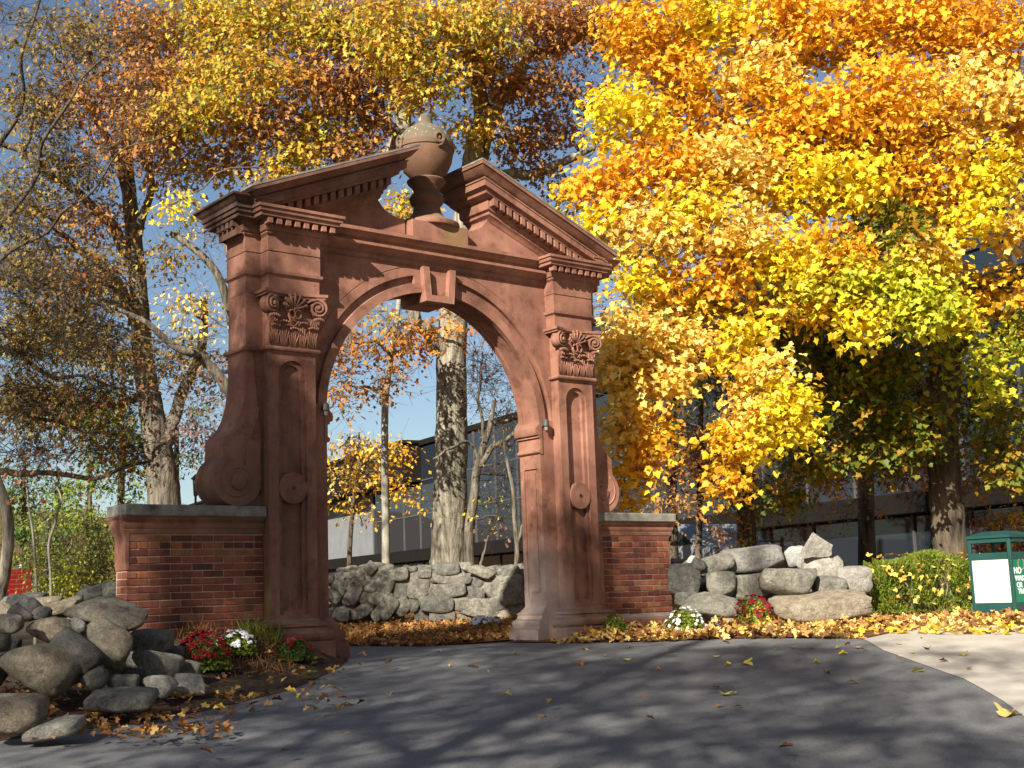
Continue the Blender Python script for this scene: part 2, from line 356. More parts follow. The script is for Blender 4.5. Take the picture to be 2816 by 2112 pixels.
for sg in (-1, 1):
    # shaft of the pilaster with its round-headed sunk panel
    b = MB(); xc = sg*1.897; r = .157
    hole = [(xc-r, .16), (xc+r, .16)]+[(xc+r*math.cos(a), 2.52+r*math.sin(a)) for a in [math.pi*i/18 for i in range(19)]]
    outer = [(sg*XI, -.02), (sg*XO, -.02), (sg*XO, 2.76), (sg*XI, 2.76)]
    b.poly(outer, [hole], -Q, .0)
    k = r-.045
    inner = [(xc-k, .2), (xc+k, .2)]+[(xc+k*math.cos(a), 2.52+k*math.sin(a)) for a in [math.pi*i/18 for i in range(19)]]
    b.poly(hole, [inner], -Q+.03, -.01); b.poly(inner, [], -Q+.07, -.005)
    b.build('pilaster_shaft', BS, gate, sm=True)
    d = MB(); n = 40; yb = -Q+.075; yf = -Q-.012
    rows = [[(xc+rr*math.cos(2*math.pi*i/n), yy, 1.395+rr*math.sin(2*math.pi*i/n)) for i in range(n)] for rr, yy in ((.158, yb), (.158, yf+.008), (.150, yf), (.021, yf), (.019, yf+.05))]
    d.grid(rows, closed=True, caps=True); d.build('disc_ornament', BS, gate, sm=True)
    hb = MB(); hb.lathe([(.021, 0), (.021, .003)], (0, 0, 0), 12); ho = hb.build('hole_dark_disc', M_BLACK, gate); ho.rotation_euler = (math.pi/2, 0, 0); ho.location = (xc, yf-.0015, 1.395)  # black disc painting the shade of the drilled hole
    # base mouldings
    b = MB(); psweep(b, sg, [(-.03, -.32), (.125, -.32), (.125, -.115), (.10, -.10), (.115, -.09), (.13, -.06), (.125, -.02), (.10, -.005), (.065, .005), (.06, .03), (.075, .045), (.07, .07), (.03, .085), (.003, .12), (-.03, .12)])
    b.build('pilaster_base', BS, gate, sm=True)
    b = MB(); psweep(b, sg, [(-.02, 2.74), (.004, 2.745), (.012, 2.76), (.035, 2.768), (.042, 2.785), (.035, 2.803), (.01, 2.812), (-.02, 2.815)])
    b.build('necking_moulding', BS, gate, sm=True)
    # entablature block over the capital
    e = dict(xi=1.595, xo=2.17, q=.155)
    b = MB(); psweep(b, sg, [(-.05, 3.36), (.004, 3.36), (.004, 3.525), (.008, 3.53), (.03, 3.545), (.035, 3.575), (.012, 3.582), (.012, 3.585), (.012, 3.765), (.003, 3.77), (.003, 3.776), (.012, 3.782), (.012, 3.93), (.02, 3.94), (.035, 3.955), (.035, 3.975), (.05, 3.98), (.06, 4.0), (.065, 4.02), (.07, 4.022), (.07, 4.085), (.16, 4.09), (.165, 4.12), (.185, 4.13), (.19, 4.165), (.205, 4.17), (.205, 4.2), (-.05, 4.2)], **e)
    b.build('entablature_block', BS, gate, sm=True)
    tooth = MB().box(-.029, .029, -.078, .0, -.004, .062).mesh('dentil', bevel=.003)
    for i in range(8):
        x = sg*(1.505+.1025*i)
        link('dentil', tooth, BS, gate).location = (x, -.225+.0, 4.026)
    for i in range(4):
        o = link('dentil', tooth, BS, gate); o.rotation_euler.z = -sg*math.pi/2*-1; o.location = (sg*(XB+.07), .03+.1*i, 4.026)
    # impost on the jamb
    b = MB(); x = XJ
    prof = [(.004, 1.885), (.015, 1.89), (.03, 1.905), (.03, 1.925), (.005, 1.95), (.005, 2.07), (.03, 2.075), (.03, 2.10), (.055, 2.105), (.07, 2.13), (.07, 2.17), (.06, 2.175), (.06, 2.19), (.015, 2.23), (.004, 2.26), (-.03, 2.26), (-.03, 1.885)]
    b.grid([[(sg*(x-o), y, z) for o, z in prof] for y in (-.012, D+.012)], closed=True, caps=True); b.build('impost', BS, gate, sm=True)
    b = MB(); prof = [(-.03, -.32), (.20, -.32), (.19, -.12), (.15, -.1), (.16, -.06), (.15, -.02), (.10, 0), (.09, .035), (.10, .06), (.06, .08), (.004, .13), (-.03, .13), (-.03, -.32)]
    b.grid([[(sg*(x-o), y+(max(o, 0)*.35 if y > .1 else -max(o, 0)*.35), z) for o, z in prof] for y in (0, D)], closed=True, caps=True); b.build('jamb_base', BS, gate, sm=True)

# middle entablature between the piers
b = MB(); prof = [(.0, 3.895), (-.015, 3.90), (-.03, 3.915), (-.03, 3.955), (-.05, 3.96), (-.07, 3.975), (-.115, 4.012), (-.125, 4.02), (-.125, 4.05), (-.045, 4.052), (-.045, 4.105), (-.07, 4.11), (-.08, 4.125), (-.115, 4.15), (-.145, 4.158), (-.145, 4.197), (0, 4.215), (.02, 4.215), (.02, 3.895)]
b.grid([[(x, y, z) for y, z in prof] for x in (-1.62, 1.62)], closed=True, caps=True); b.build('architrave', BS, gate, sm=True)

# broken pediment : raking cornices that return at the break
SL = .404
def Zr(x): return 5.15-SL*(x-.44)
RAKE = [(0, -.45), (.03, -.435), (.06, -.40), (.075, -.395), (.075, -.365), (.105, -.355), (.11, -.33), (.11, -.24), (.20, -.238), (.205, -.215), (.215, -.205), (.262, -.20), (.262, -.135), (.275, -.13), (.275, -.112), (.25, -.108), (.25, -.098), (.30, -.085), (.34, -.05), (.352, -.04), (.352, -.034), (.372, -.032), (.372, 0)]
for sg in (-1, 1):
    b = MB(); E_ = 2.455
    st = []
    for o, dz in RAKE:
        xa = .80-o
        xe = XO+.01+o*.78; st.append([(sg*xe, -o, Zr(xe)+dz), (sg*xa, -o, Zr(xa)+dz), (sg*xa, D+o*.7, Zr(xa)+dz), (sg*xe, D+o*.7, Zr(xe)+dz)])
    b.grid([list(c) for c in zip(*st)])
    m = len(RAKE); b.add([s[0] for s in st]+[s[3] for s in st][::-1], [tuple(range(2*m))])
    b.add([st[-1][i] for i in range(4)], [(0, 1, 2, 3)])
    xe = XO+.01; b.add([(sg*xe, 0, Zr(xe)-.43), (sg*.8, 0, Zr(.8)-.43), (sg*.8, D, Zr(.8)-.43), (sg*xe, D, Zr(xe)-.43)], [(0, 1, 2, 3)])
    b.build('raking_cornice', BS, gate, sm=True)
    # thin weathered capping on top
    c = MB(); xa = .425
    v = [(sg*(E_+.012), -.375, Zr(E_)+.004), (sg*xa, -.375, Zr(xa)+.004), (sg*xa, D+.27, Zr(xa)+.004), (sg*(E_+.012), D+.27, Zr(E_)+.004)]
    c.add(v+[(a, y, z+.02) for a, y, z in v], [(0, 1, 2, 3), (4, 5, 6, 7), (0, 1, 5, 4), (1, 2, 6, 5), (2, 3, 7, 6), (3, 0, 4, 7)]); c.build('capping', M_COPE, gate)
    # tympanum with the quarter-round hollow at the break
    t_ = [(sg*.40, 4.2), (sg*.40, 4.42)]+[(sg*(.455+.33*math.sin(a)), 4.42+.0+.30*(1-math.cos(a))) for a in [math.pi/2*i/10 for i in range(11)]]+[(sg*.79, Zr(.8)-.40), (sg*2.45, Zr(2.45)-.40), (sg*2.45, 4.2)]
    MB().poly(t_, [], .0, D).build('tympanum', BS, gate, sm=True)
    tooth = MB().add([(x, y, z-SL*x) for z in (-.088, 0) for y in (-.088, 0) for x in (-.031, .031)], [(0, 2, 3, 1), (4, 5, 7, 6), (0, 1, 5, 4), (2, 6, 7, 3), (0, 4, 6, 2), (1, 3, 7, 5)])
    if sg < 0: tooth.v = [(-x, y, z) for x, y, z in tooth.v]
    tm = tooth.mesh('dentil', bevel=.003)
    for i in range(15):
        x = .735+.1*i
        link('dentil', tm, BS, gate).location = (sg*x, -.112, Zr(x)-.243)
    # level eaves cornice on the flank, top at about 4.3
    b = MB(); path = [(sg*XO, 0), (sg*XB, 0), (sg*XB, D), (sg*XO, D)]
    if sg > 0: path = path[::-1]
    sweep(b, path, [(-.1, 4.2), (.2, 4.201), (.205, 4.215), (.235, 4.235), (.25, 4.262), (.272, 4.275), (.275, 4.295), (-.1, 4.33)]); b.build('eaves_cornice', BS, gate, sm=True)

# pedestal and urn
MB().box(-.375, .392, -.105, D+.1, 4.2, 4.405).build('urn_pedestal', BS, gate, bevel=.006)
b = MB().lathe([(.36, 4.403), (.37, 4.43), (.365, 4.455), (.30, 4.485), (.21, 4.53), (.165, 4.60), (.15, 4.68), (.175, 4.70), (.195, 4.73), (.2, 4.77), (.18, 4.81), (.15, 4.83), (.15, 4.86), (.165, 4.9), (.215, 4.95), (.225, 4.975), (.205, 4.995), (.16, 5.0), (.19, 5.03), (.255, 5.10), (.30, 5.20), (.318, 5.30), (.318, 5.34), (.332, 5.345), (.335, 5.40), (.322, 5.405), (.31, 5.44), (.285, 5.51), (.23, 5.58), (.15, 5.63), (.10, 5.645), (.095, 5.655), (.088, 5.70), (.092, 5.735), (.06, 5.75), (.055, 5.775), (.03, 5.79)], (.035, .19, 0), 48)
urn = b.build('urn', BS, gate, sm=True)
for k in range(4):
    a = math.radians(-96+90*k); c = Vector((.035+.335*math.cos(a), .19+.335*math.sin(a), 5.405)); tx = Vector((-math.sin(a), math.cos(a), 0)); out = Vector((math.cos(a), math.sin(a), 0))
    b = MB(); n = 20
    b.tube([c+(tx*math.cos(2*math.pi*i/n)+Vector((0, 0, 1))*math.sin(2*math.pi*i/n))*.055 for i in range(n+1)], .02, 6)
    b.ell(c-out*.005, (.02, .02, .02)); b.tube([c+tx*.05-Vector((0, 0, .03)), c+tx*.02-Vector((0, 0, .085)), c-tx*.03-Vector((0, 0, .10))], [.02, .018, .006], 6)
    b.build('scroll_ring', BS, urn, sm='all')

# keystone
b = MB(); kt, kb = 3.895, 3.508
out = [(-.22, kt), (-.185, kb), (.185, kb), (.22, kt)]; ins = [(-.145, kt-.0001), (-.118, kb+.075), (.118, kb+.075), (.145, kt-.0001)]
fr = [out[0], out[1], out[2], out[3], ins[3], ins[2], ins[1], ins[0]]
b.poly(fr, [], -.075, .1); b.poly([ins[0], ins[1], ins[2], ins[3]], [], -.005, .09); b.build('keystone', BS, gate, bevel=.003)
MB().poly([(-.185, kb), (.185, kb), (.19, 3.62), (-.19, 3.62)], [], .1, D+.05).build('keystone', BS, gate)

# capitals
def spiral(b, c, tx, up, R, w, turns=2.4, r0=.016, hand=1):
    pts = []; rad = []; n = 44
    for i in range(n):
        u = i/(n-1); a = math.radians(100)-hand*u*turns*2*math.pi; rr = R*(1-u)**.9+.006
        pts.append(c+(tx*math.cos(a)*rr+up*math.sin(a)*rr)+w*(u*.035)); rad.append(r0*(1-.35*u))
    b.tube(pts, rad, 6)
for sg in (-1, 1):
    cap = empty('capital', (sg*1.897, -Q, 2.815)); cap.parent = gate; cap.matrix_parent_inverse = Matrix.Translation((0, 0, .28))
    P0 = Vector((sg*1.897, -Q, 2.815))
    def sub(name, b, **k):
        b.v = [tuple(Vector(p)-P0) for p in b.v]; me = b.mesh(name, 'all' if k.get('s', 1) else False); me.materials.append(BS)
        o = bpy.data.objects.new(name, me); COL.objects.link(o); o.parent = cap; return o
    X0, X1 = sg*1.897-.262, sg*1.897+.262
    b = MB().box(X0, X1, -Q-.005, .01, 2.81, 3.37); o = sub('bell', b, s=0)
    # abacus : concave front, projecting corners
    b = MB(); n = 14
    for z0, z1, e in ((3.318, 3.342, .0), (3.342, 3.372, .018)):
        pts = []
        for i in range(n+1):
            u = -1+2*i/n; x = sg*1.897+u*(.335+e); pts.append((x, -Q-.10-e+.075*(1-u*u)))
        pts += [(sg*1.897+.335+e, .02), (sg*1.897-.335-e, .02)]
        m = len(pts); b.add([(x, y, z0) for x, y in pts]+[(x, y, z1) for x, y in pts], [tuple(range(m)), tuple(range(2*m-1, m-1, -1))]+[(i, (i+1) % m, m+(i+1) % m, m+i) for i in range(m)])
    sub('abacus', b, s=0)
    up = Vector((0, 0, 1))
    for s2 in (-1, 1):
        c = Vector((sg*1.897+s2*.262, -Q-.075, 3.222)); tx = Vector((s2*.93, -.1*0-.35, 0)).normalized(); w = Vector((-tx.y*-1, -abs(tx.x), 0)).normalized()
        w = tx.cross(up)*1; w = w if w.y < 0 else -w
        b = MB(); spiral(b, c, tx, up, .088, w, 2.3, .017, 1)
        n = 20; rows = [[c+w*dd+(tx*math.cos(2*math.pi*i/n)+up*math.sin(2*math.pi*i/n))*rr for i in range(n)] for rr, dd in ((.088, -.09), (.088, -.015), (.06, -.004))]
        b.grid(rows, closed=True, caps=True); b.ell(c+w*.03, (.02, .02, .02))
        b.tube([c+up*.088, c-tx*.07+up*.083, c-tx*.14+up*.045+w*-.02, c-tx*.20-up*.08-w*.03, c-tx*.215-up*.2-w*.04], [.017, .015, .013, .011, .009], 6)
        b.tube([c+up*.05-tx*.04, c-tx*.12-up*.0-w*.02, c-tx*.17-up*.1-w*.03], [.012, .011, .007], 6)
        sub('volute', b)
        # flank volute
        c2 = Vector((sg*1.897+s2*.275, -Q-.035, 3.222)); tx2 = Vector((.25*s2, -1, 0)).normalized()*-1; w2 = Vector((s2, 0, 0))
        b = MB(); spiral(b, c2, tx2, up, .075, w2, 2., .014); b.ell(c2, (.03, .075, .08)); sub('volute', b)
        # curled acanthus under each volute
        b = MB()
        for k in range(6):
            a = -.9+k*.36; b.ell(c+Vector((s2*-.01+.055*math.sin(a)*1.1, -.015-.02*math.cos(a), -.115-.012*abs(a))), (.017, .024, .02), 7, 5)
        for k in range(5): x = c.x-s2*.02+(k-2)*.022; b.tube([(x, -Q-.045, 3.10), (x-s2*.01, -Q-.03, 3.0), (x-s2*.03, -Q-.018, 2.83)], [.009, .011, .009], 5)
        sub('acanthus_leaf', b)
    # palmette
    b = MB(); c = Vector((sg*1.897, -Q-.055, 3.195)); rn = 7
    for k in range(rn):
        a = math.radians(-72+24*k); L = .125+.02*math.cos(a*1.2); d = Vector((math.sin(a), 0, math.cos(a)))
        b.tube([c+d*.015, c+d*L*.6+Vector((0, -.012, 0)), c+d*L+Vector((0, -.022, 0))], [.007, .010, .013], 6)
        b.ell(c+d*(L+.004)+Vector((0, -.018, 0)), (.021, .014, .021), 8, 6)
    b.ell(c+Vector((0, .025, .06)), (.095, .018, .085), 14, 8)
    for s2 in (-1, 1):
        n = 16; b.tube([c+Vector((s2*(.035+.035*math.cos(a)), -.01, -.055+.045*math.sin(a))) for a in [math.pi*1.9*i/n+.5 for i in range(n+1)]], .0095, 6)
        b.tube([c+Vector((s2*.07, 0, -.06)), c+Vector((s2*.05, 0, -.12)), c+Vector((s2*.008, .01, -.165))], [.011, .009, .006], 6)
    b.ell(c+Vector((0, -.01, 0)), (.016, .016, .016)); sub('palmette', b)
    # lower row of acanthus leaves
    for k, (xx, hh) in enumerate(((-.21, .19), (-.105, .235), (.0, .17), (.105, .235), (.21, .19))):
        b = MB(); xc = sg*1.897+xx
        for q in range(5):
            dx = (q-2)*.019; h = hh*(1-.16*abs(q-2)); b.tube([(xc+dx*.5, -Q-.012, 2.812), (xc+dx, -Q-.022, 2.812+h*.55), (xc+dx*1.35, -Q-.034, 2.812+h)], [.0085, .010, .006], 5)
        for q in range(4): b.ell((xc+(q-1.5)*.025, -Q-.05, 2.82+hh+.012-.006*abs(q-1.5)), (.015, .021, .014), 7, 5)
        sub('acanthus_leaf', b)

# side scroll consoles
for sg in (-1, 1):
    b = MB(); cx, cz, r = 2.448, 1.475, .258
    pts = [(XB-.06, 2.74), (XB+.012, 2.74), (2.352, 2.55), (2.362, 2.38), (2.385, 2.24), (2.42, 2.11), (2.475, 2.0), (2.555, 1.905), (2.60, 1.875), (2.60, 1.70)]
    pts += [(cx+r*math.cos(a), cz+r*math.sin(a)) for a in [math.radians(52-i*8) for i in range(30)]]
    pts += [(XB-.14, 1.33), (XB-.14, 1.9)]
    yo = .09 if sg > 0 else 0.; b.poly([(sg*x, z) for x, z in pts], [], -.035+yo, D-.01); b.build('scroll_console', BS, gate, sm=True)
    b = MB(); sp = []
    for i in range(60):
        u = i/59; a = math.radians(60)-u*2*math.pi*1.5; rr = .205*(1-u)+.06*u; sp.append((sg*(cx+rr*math.cos(a)), -.036, cz+rr*math.sin(a)))
    b.tube(sp, [.010]*60, 5)
    b.tube([(sg*2.375, -.036, 1.62), (sg*2.375, -.036, 1.82), (sg*2.31, -.036, 1.93), (sg*2.25, -.036, 2.05), (sg*2.22, -.036, 2.2)], [.010]*5, 5)
    rows = [[(sg*(cx-.01+rr*math.cos(2*math.pi*i/24)), yy, cz-.02+rr*math.sin(2*math.pi*i/24)) for i in range(24)] for rr, yy in ((.085, -.03), (.085, -.052), (.07, -.06))]
    b.grid(rows, closed=True, caps=True); b.v = [(x, y+yo, z) for x, y, z in b.v]; b.build('scroll_relief', BS, gate, sm='all')
    # small wall light
    wl = empty('wall_lantern', (sg*1.475, 0, 2.21), label='small grey lantern fixed to the left inner edge of the arch' if sg < 0 else 'small grey lantern fixed beside the right impost of the arch, casting a shadow', cat='lamp', group='lanterns on the gateway')
    b = MB(); rows = [[(sg*1.475+rr*math.cos(2*math.pi*i/14), -.065+rr*math.sin(2*math.pi*i/14), z) for i in range(14)] for rr, z in ((.028, 2.20), (.040, 2.205), (.034, 2.27), (.02, 2.285))]
    b.grid(rows, closed=True, caps=True); b.build('lamp_shade', M_LAMP, wl, sm=True)
    b = MB().box(sg*1.475-.02, sg*1.475+.02, -.05, -.001, 2.215, 2.25); b.build('bracket', M_LAMP, wl)
    b = MB().lathe([(.02, 2.155), (.024, 2.2)], (sg*1.475, -.065, 0), 10); b.build('lamp_glass', M_FROST, wl)

# ------------------------------------------------------------------ brick wing walls
def wing_wall(sg, x1, label, yo=0.):
    o = empty('brick_wall', (sg*(x1+2.2)/2, .17, -.1), label=label, cat='wall', group='brick wing walls of the gateway')
    o.location.y += 0
    x0 = XO+.003; dep = .245; bz, tz = -.05, .945; c = .0667
    MB().box(min(sg*x0, sg*(x1-.006)), max(sg*x0, sg*(x1-.006)), -.006, dep-.008, bz-.35, tz+.02).build('mortar_core', M_MORTAR, o)
    L, H, J = .206, .057, .0095; rows = int((tz-bz)/c)
    cache = {}
    def brk(l, d=.05):
        k = round(l, 3)
        if k not in cache: cache[k] = MB().box(-l/2, l/2, 0, d, 0, H).mesh('brick', bevel=.004)
        return cache[k]
    for r in range(rows):
        z = tz-(r+1)*c; header = (r == 0 or r == 1) and False
        x = x1-(0 if r % 2 == 0 else L/2+J/2)
        hd = r == 1
        segs = []
        if hd:
            xx = x1
            while xx > x0+.02: l = min(.098, xx-x0); segs.append((xx-l, l)); xx -= l+J
        else:
            xx = x1
            if r % 2: segs.append((xx-.098, .098)); xx -= .098+J
            while xx > x0+.02: l = min(L, xx-x0); segs.append((xx-l, l)); xx -= l+J
        for a, l in segs:
            ob = link('brick', brk(l), M_BRICK, o); ob.location = (sg*(a+l/2), random.uniform(-.017, -.012), z+random.uniform(-.001, .001)); ob.rotation_euler.z = random.uniform(-.01, .01)
        # end face bricks
        for a, l in (((.002, .206),) if r % 2 == 0 else ((.002, .098), (.107, .098))):
            ob = link('brick', brk(l-.006, .03), M_BRICK, o); ob.rotation_euler.z = -math.pi/2 if sg < 0 else math.pi/2
            ob.location = (sg*(x1+random.uniform(-.001, .003)), a+l/2+.003, z)
    # moulded course, coping
    b = MB(); X = x1+.0; prof = [(0, .945), (.02, .95), (.03, .985), (.028, .99), (.035, 1.0), (.05, 1.03), (.05, 1.045), (.035, 1.05), (.035, 1.06), (.075, 1.09), (.08, 1.105), (-.02, 1.11), (-.02, .945)]
    path = [(sg*x0, 0), (sg*X, 0), (sg*X, dep), (sg*x0, dep)]
    if sg > 0: path = path[::-1]
    sweep(b, path, prof); b.build('moulding', BS, o, sm=True)
    q = .105; MB().box(min(sg*(x0+.0), sg*(x1+.06)), max(sg*(x0+.0), sg*(x1+.06)), -q, dep+.08, 1.107, 1.215).build('coping_stone', M_COPE, o, bevel=.012)
    b = MB(); prof = [(0, -.4), (.05, -.4), (.05, -.06), (.03, -.045), (0, -.04), (-.02, -.04), (-.02, -.4)]; sweep(b, path, prof); b.build('footing', BS, o, sm=True)
    if sg < 0:   # moulded console at the outer end
        pr = [(0, .62), (.02, .70), (.03, .8), (.02, .88), (.04, .93), (.09, .98), (.11, 1.06), (.10, 1.15), (.05, 1.222), (0, 1.23)]
        b = MB(); b.grid([[(-(x1+.003+o_*.5), y, z) for o_, z in pr]+[(-(x1-.02), y, 1.23), (-(x1-.02), y, .62)] for y in (-.02, .235)], closed=True, caps=True); b.build('end_console', BS, o, sm=True)
    inv = o.location.copy(); o.location.y += yo                # parts keep their place relative to the wall
wing_wall(-1, 3.55, 'low weathered brick wall left of the gateway with dark grey coping')
wing_wall(1, 3.53, 'low brick wall right of the gateway, sunlit at its outer end', .075)

# ------------------------------------------------------------------ ground
def grid_sheet(name, S, T, matl, dz=0., ripple=0., **k):
    """sheet following the ground; S distances ahead, T(s)->(t0,t1) across, n columns"""
    fx = np.array([.62877, .77757]); rx = np.array([.77757, -.62877]); rows = []
    for s in S:
        t0, t1 = T(s); row = []
        for t in np.linspace(t0, t1, 60):
            x, y = CAM[0]+fx[0]*s+rx[0]*t, CAM[1]+fx[1]*s+rx[1]*t
            row.append((x, y, float(gnd(x, y))+dz))
        rows.append(row)
    return MB().grid(rows).build(name, matl, None, sm='all', kind='structure', **k)
S_ = list(np.concatenate([np.linspace(-40, 0, 9), np.linspace(1, 30, 88), np.linspace(32, 160, 25), [300, 700, 1500]]))
grid_sheet('ground', S_, lambda s: (-max(60, abs(s)*.9), max(60, abs(s)*.9)), M_SOIL, -.006)
# road surface, from picture edge points dropped on the ground
LE = [on_ground(*p)[:2] for p in ((0, 2038), (208, 2011), (416, 1983), (553, 1958), (676, 1930), (800, 1898), (880, 1863), (935, 1836), (956, 1818))]
FE = [on_ground(*p)[:2] for p in ((1400, 1768), (1600, 1768), (1800, 1765), (2000, 1757), (2200, 1755), (2380, 1757))]
PE = [on_ground(*p)[:2] for p in ((2400, 1772), (2430, 1790), (2500, 1815), (2600, 1850), (2650, 1868), (2700, 1895), (2760, 1930), (2816, 1972))]
def sheet_poly(name, pts, matl, dz, kind='structure', cut=.35, jitter=0., seed=1, **k):
    bm = bmesh.new(); xs = [p[0] for p in pts]; ys = [p[1] for p in pts]
    tri = geometry.tessellate_polygon([[Vector((p[0], p[1], 0)) for p in pts]])
    vs = [bm.verts.new((p[0], p[1], 0)) for p in pts]
    for t in tri:
        try: bm.faces.new([vs[i] for i in t])
        except ValueError: pass
    x = math.floor(min(xs)); 
    for ax, lo, hi in ((0, min(xs), max(xs)), (1, min(ys), max(ys))):
        a = lo+cut
        while a < hi:
            co = (a, 0, 0) if ax == 0 else (0, a, 0); no = (1, 0, 0) if ax == 0 else (0, 1, 0)
            bmesh.ops.bisect_plane(bm, geom=bm.verts[:]+bm.edges[:]+bm.faces[:], plane_co=co, plane_no=no); a += cut
    # cuts across the view so that the sheet bends where the ground bends
    h = Vector((.62126, .76853, 0))
    for s in (13.,): bmesh.ops.bisect_plane(bm, geom=bm.verts[:]+bm.edges[:]+bm.faces[:], plane_co=Vector((CAM[0], CAM[1], 0))+h/h.length_squared*s, plane_no=h)
    for v in bm.verts: v.co.z = float(gnd(v.co.x, v.co.y))+(dz(v.co.x, v.co.y) if callable(dz) else dz)
    bmesh.ops.recalc_face_normals(bm, faces=bm.faces)
    me = bpy.data.meshes.new(name); bm.to_mesh(me); bm.free()
    if len(me.polygons) and me.polygons[0].normal.z < 0: me.flip_normals()
    me.polygons.foreach_set('use_smooth', [True]*len(me.polygons))
    return link(name, me, matl, None, kind=kind, **k)
road = [(-24, -17), (-12, -6.2), (-8.5, -4.2)]+[tuple(p) for p in LE]+[(-1.22, .0), (-1.22, .45), (-2.6, 1.3), (-12, 6.0), (-12, 8.5), (-1.2, 3.4)]
BE = [on_ground(*p)[:2] for p in ((905, 1766), (1000, 1776), (1100, 1774), (1250, 1774))]
road += [tuple(p) for p in BE]+[tuple(p) for p in FE]+[tuple(p) for p in PE]+[(-3.5, -9.8), (-9, -14.5), (-16, -20)]
sheet_poly('asphalt_road', road, M_ASPH, .0)
path = [tuple(FE[-1]-np.array([.05, .0])), tuple(PE[0])]+[tuple(p) for p in PE[1:]]+[(-3.5, -9.8), (-9, -14.5), (-2, -22), (14, -14), (16, -6), (8.2, -3.3), (6.6, -3.0), (4.9, -2.6)]
sheet_poly('concrete_path', path, M_PATH, .004)

# raised beds
def bump_left(x, y):
    a = .34*math.exp(-(((x+3.0)/1.3)**2+((y+.12)/.42)**2))+.10*math.exp(-(((x+4.6)/1.2)**2+((y+.9)/.6)**2)); return a+.006
LB = [tuple(p) for p in LE]+[(-1.6, .5), (-2.2, .6), (-3.8, 1.0), (-7.5, 1.2), (-10, -1.2), (-8.5, -4.0)]
def edge_fade(pts):
    P = np.array(pts)
    def d(x, y):
        A = P[:9]; m = 9
        for i in range(len(A)-1):
            a, b_ = A[i], A[i+1]; t = np.clip(np.dot([x-a[0], y-a[1]], b_-a)/np.dot(b_-a, b_-a), 0, 1); m = min(m, np.hypot(*(a+t*(b_-a)-[x, y])))
        return m
    return d
ef = edge_fade(LB)
sheet_poly('flower_bed_soil', LB, M_SOIL, lambda x, y: .004+bump_left(x, y)*float(smooth(0, .5, ef(x, y)))+(.05+.035*math.sin(x*5.1)*math.sin(y*6.3+1))*float(smooth(0, .3, ef(x, y))), cut=.12)
RB = [tuple(p) for p in FE]+[(4.9, -2.6), (6.6, -3.0), (8.2, -3.3), (16, -6), (30, 0), (20, 20), (3.3, 1.0), (1.6, .9), (1.25, .3)]
sheet_poly('leaf_bed_earth', RB, M_BED, .012, cut=.5)
CB = [tuple(p) for p in BE]+[(1.3, .35), (1.6, .9), (3.3, 1.0), (9, 6), (5, 9), (0, 9.5), (-1.5, 6.5)]
sheet_poly('leaf_bank_earth', CB, M_BED, .014, cut=.5)

# ------------------------------------------------------------------ numpy leaves and twigs
MAPLE = np.array([(0, 0), (.17, -.10), (.34, -.06), (.27, .10), (.60, .34), (.50, .52), (.24, .44), (.20, .74), (0, 1), (-.20, .74), (-.24, .44), (-.50, .52), (-.60, .34), (-.27, .10), (-.34, -.06), (-.17, -.10)])
MAPLEC = np.array([(0, .02), (.33, -.08), (.36, .15), (.58, .44), (.35, .50), (.25, .70), (0, 1), (-.25, .70), (-.35, .50), (-.58, .44), (-.36, .15), (-.33, -.08)])
OAK = np.array([(0, 0), (.22, .2), (.12, .38), (.34, .62), (.13, .74), (0, 1), (-.13, .74), (-.34, .62), (-.12, .38), (-.22, .2)])
OVAL = np.array([(0, 0), (.24, .35), (.2, .7), (0, 1), (-.2, .7), (-.24, .35)])
NEEDLE = np.array([(-.035, 0), (.035, 0), (.02, 1), (-.02, 1)])
def leaf_template(out, curl=.12):
    n = len(out); c = np.array([[0, .38, -.04]]) if n > 4 else None
    v = np.c_[out[:, 0], out[:, 1], curl*np.abs(out[:, 0])*1.2-curl*(out[:, 1]-.4)**2]
    if c is None: return v, [(0, 1, 2), (0, 2, 3)]
    v = np.r_[v, c]; return v, [(i, (i+1) % n, n) for i in range(n)]
def leaves_mesh(name, pos, nrm, size, cols, shape, spin=None, curl=.12, axis=None):
    tv, tf = leaf_template(shape, curl); n = len(pos); k = len(tv); tf = np.array(tf)
    nrm = nrm/np.linalg.norm(nrm, axis=1, keepdims=True)
    a = rng.normal(size=(n, 3)) if axis is None else axis+rng.normal(size=(n, 3))*.35
    t = a-nrm*(a*nrm).sum(1, keepdims=True); t /= np.linalg.norm(t, axis=1, keepdims=True); b = np.cross(nrm, t)
    sz = size if hasattr(size, '__len__') else np.full(n, size)
    fold = rng.uniform(.3, 1.8, n)[:, None, None]
    V = pos[:, None]+sz[:, None, None]*(tv[None, :, 0:1]*b[:, None]+(tv[None, :, 1:2]-.4)*t[:, None]+tv[None, :, 2:3]*nrm[:, None]*fold)
    F = (tf[None]+(np.arange(n)*k)[:, None, None]).reshape(-1, 3)
    me = bpy.data.meshes.new(name); nv, nf = n*k, len(F)
    me.vertices.add(nv); me.vertices.foreach_set('co', V.reshape(-1).astype(np.float32))
    me.loops.add(nf*3); me.loops.foreach_set('vertex_index', F.reshape(-1).astype(np.int32))
    me.polygons.add(nf); me.polygons.foreach_set('loop_start', np.arange(0, nf*3, 3, dtype=np.int32)); me.polygons.foreach_set('loop_total', np.full(nf, 3, dtype=np.int32))
    ca = me.color_attributes.new('tint', 'FLOAT_COLOR', 'POINT')
    C4 = np.ones((n, k, 4), np.float32); C4[:, :, :3] = cols[:, None]; ca.data.foreach_set('color', C4.reshape(-1))
    me.update(calc_edges=True); return me
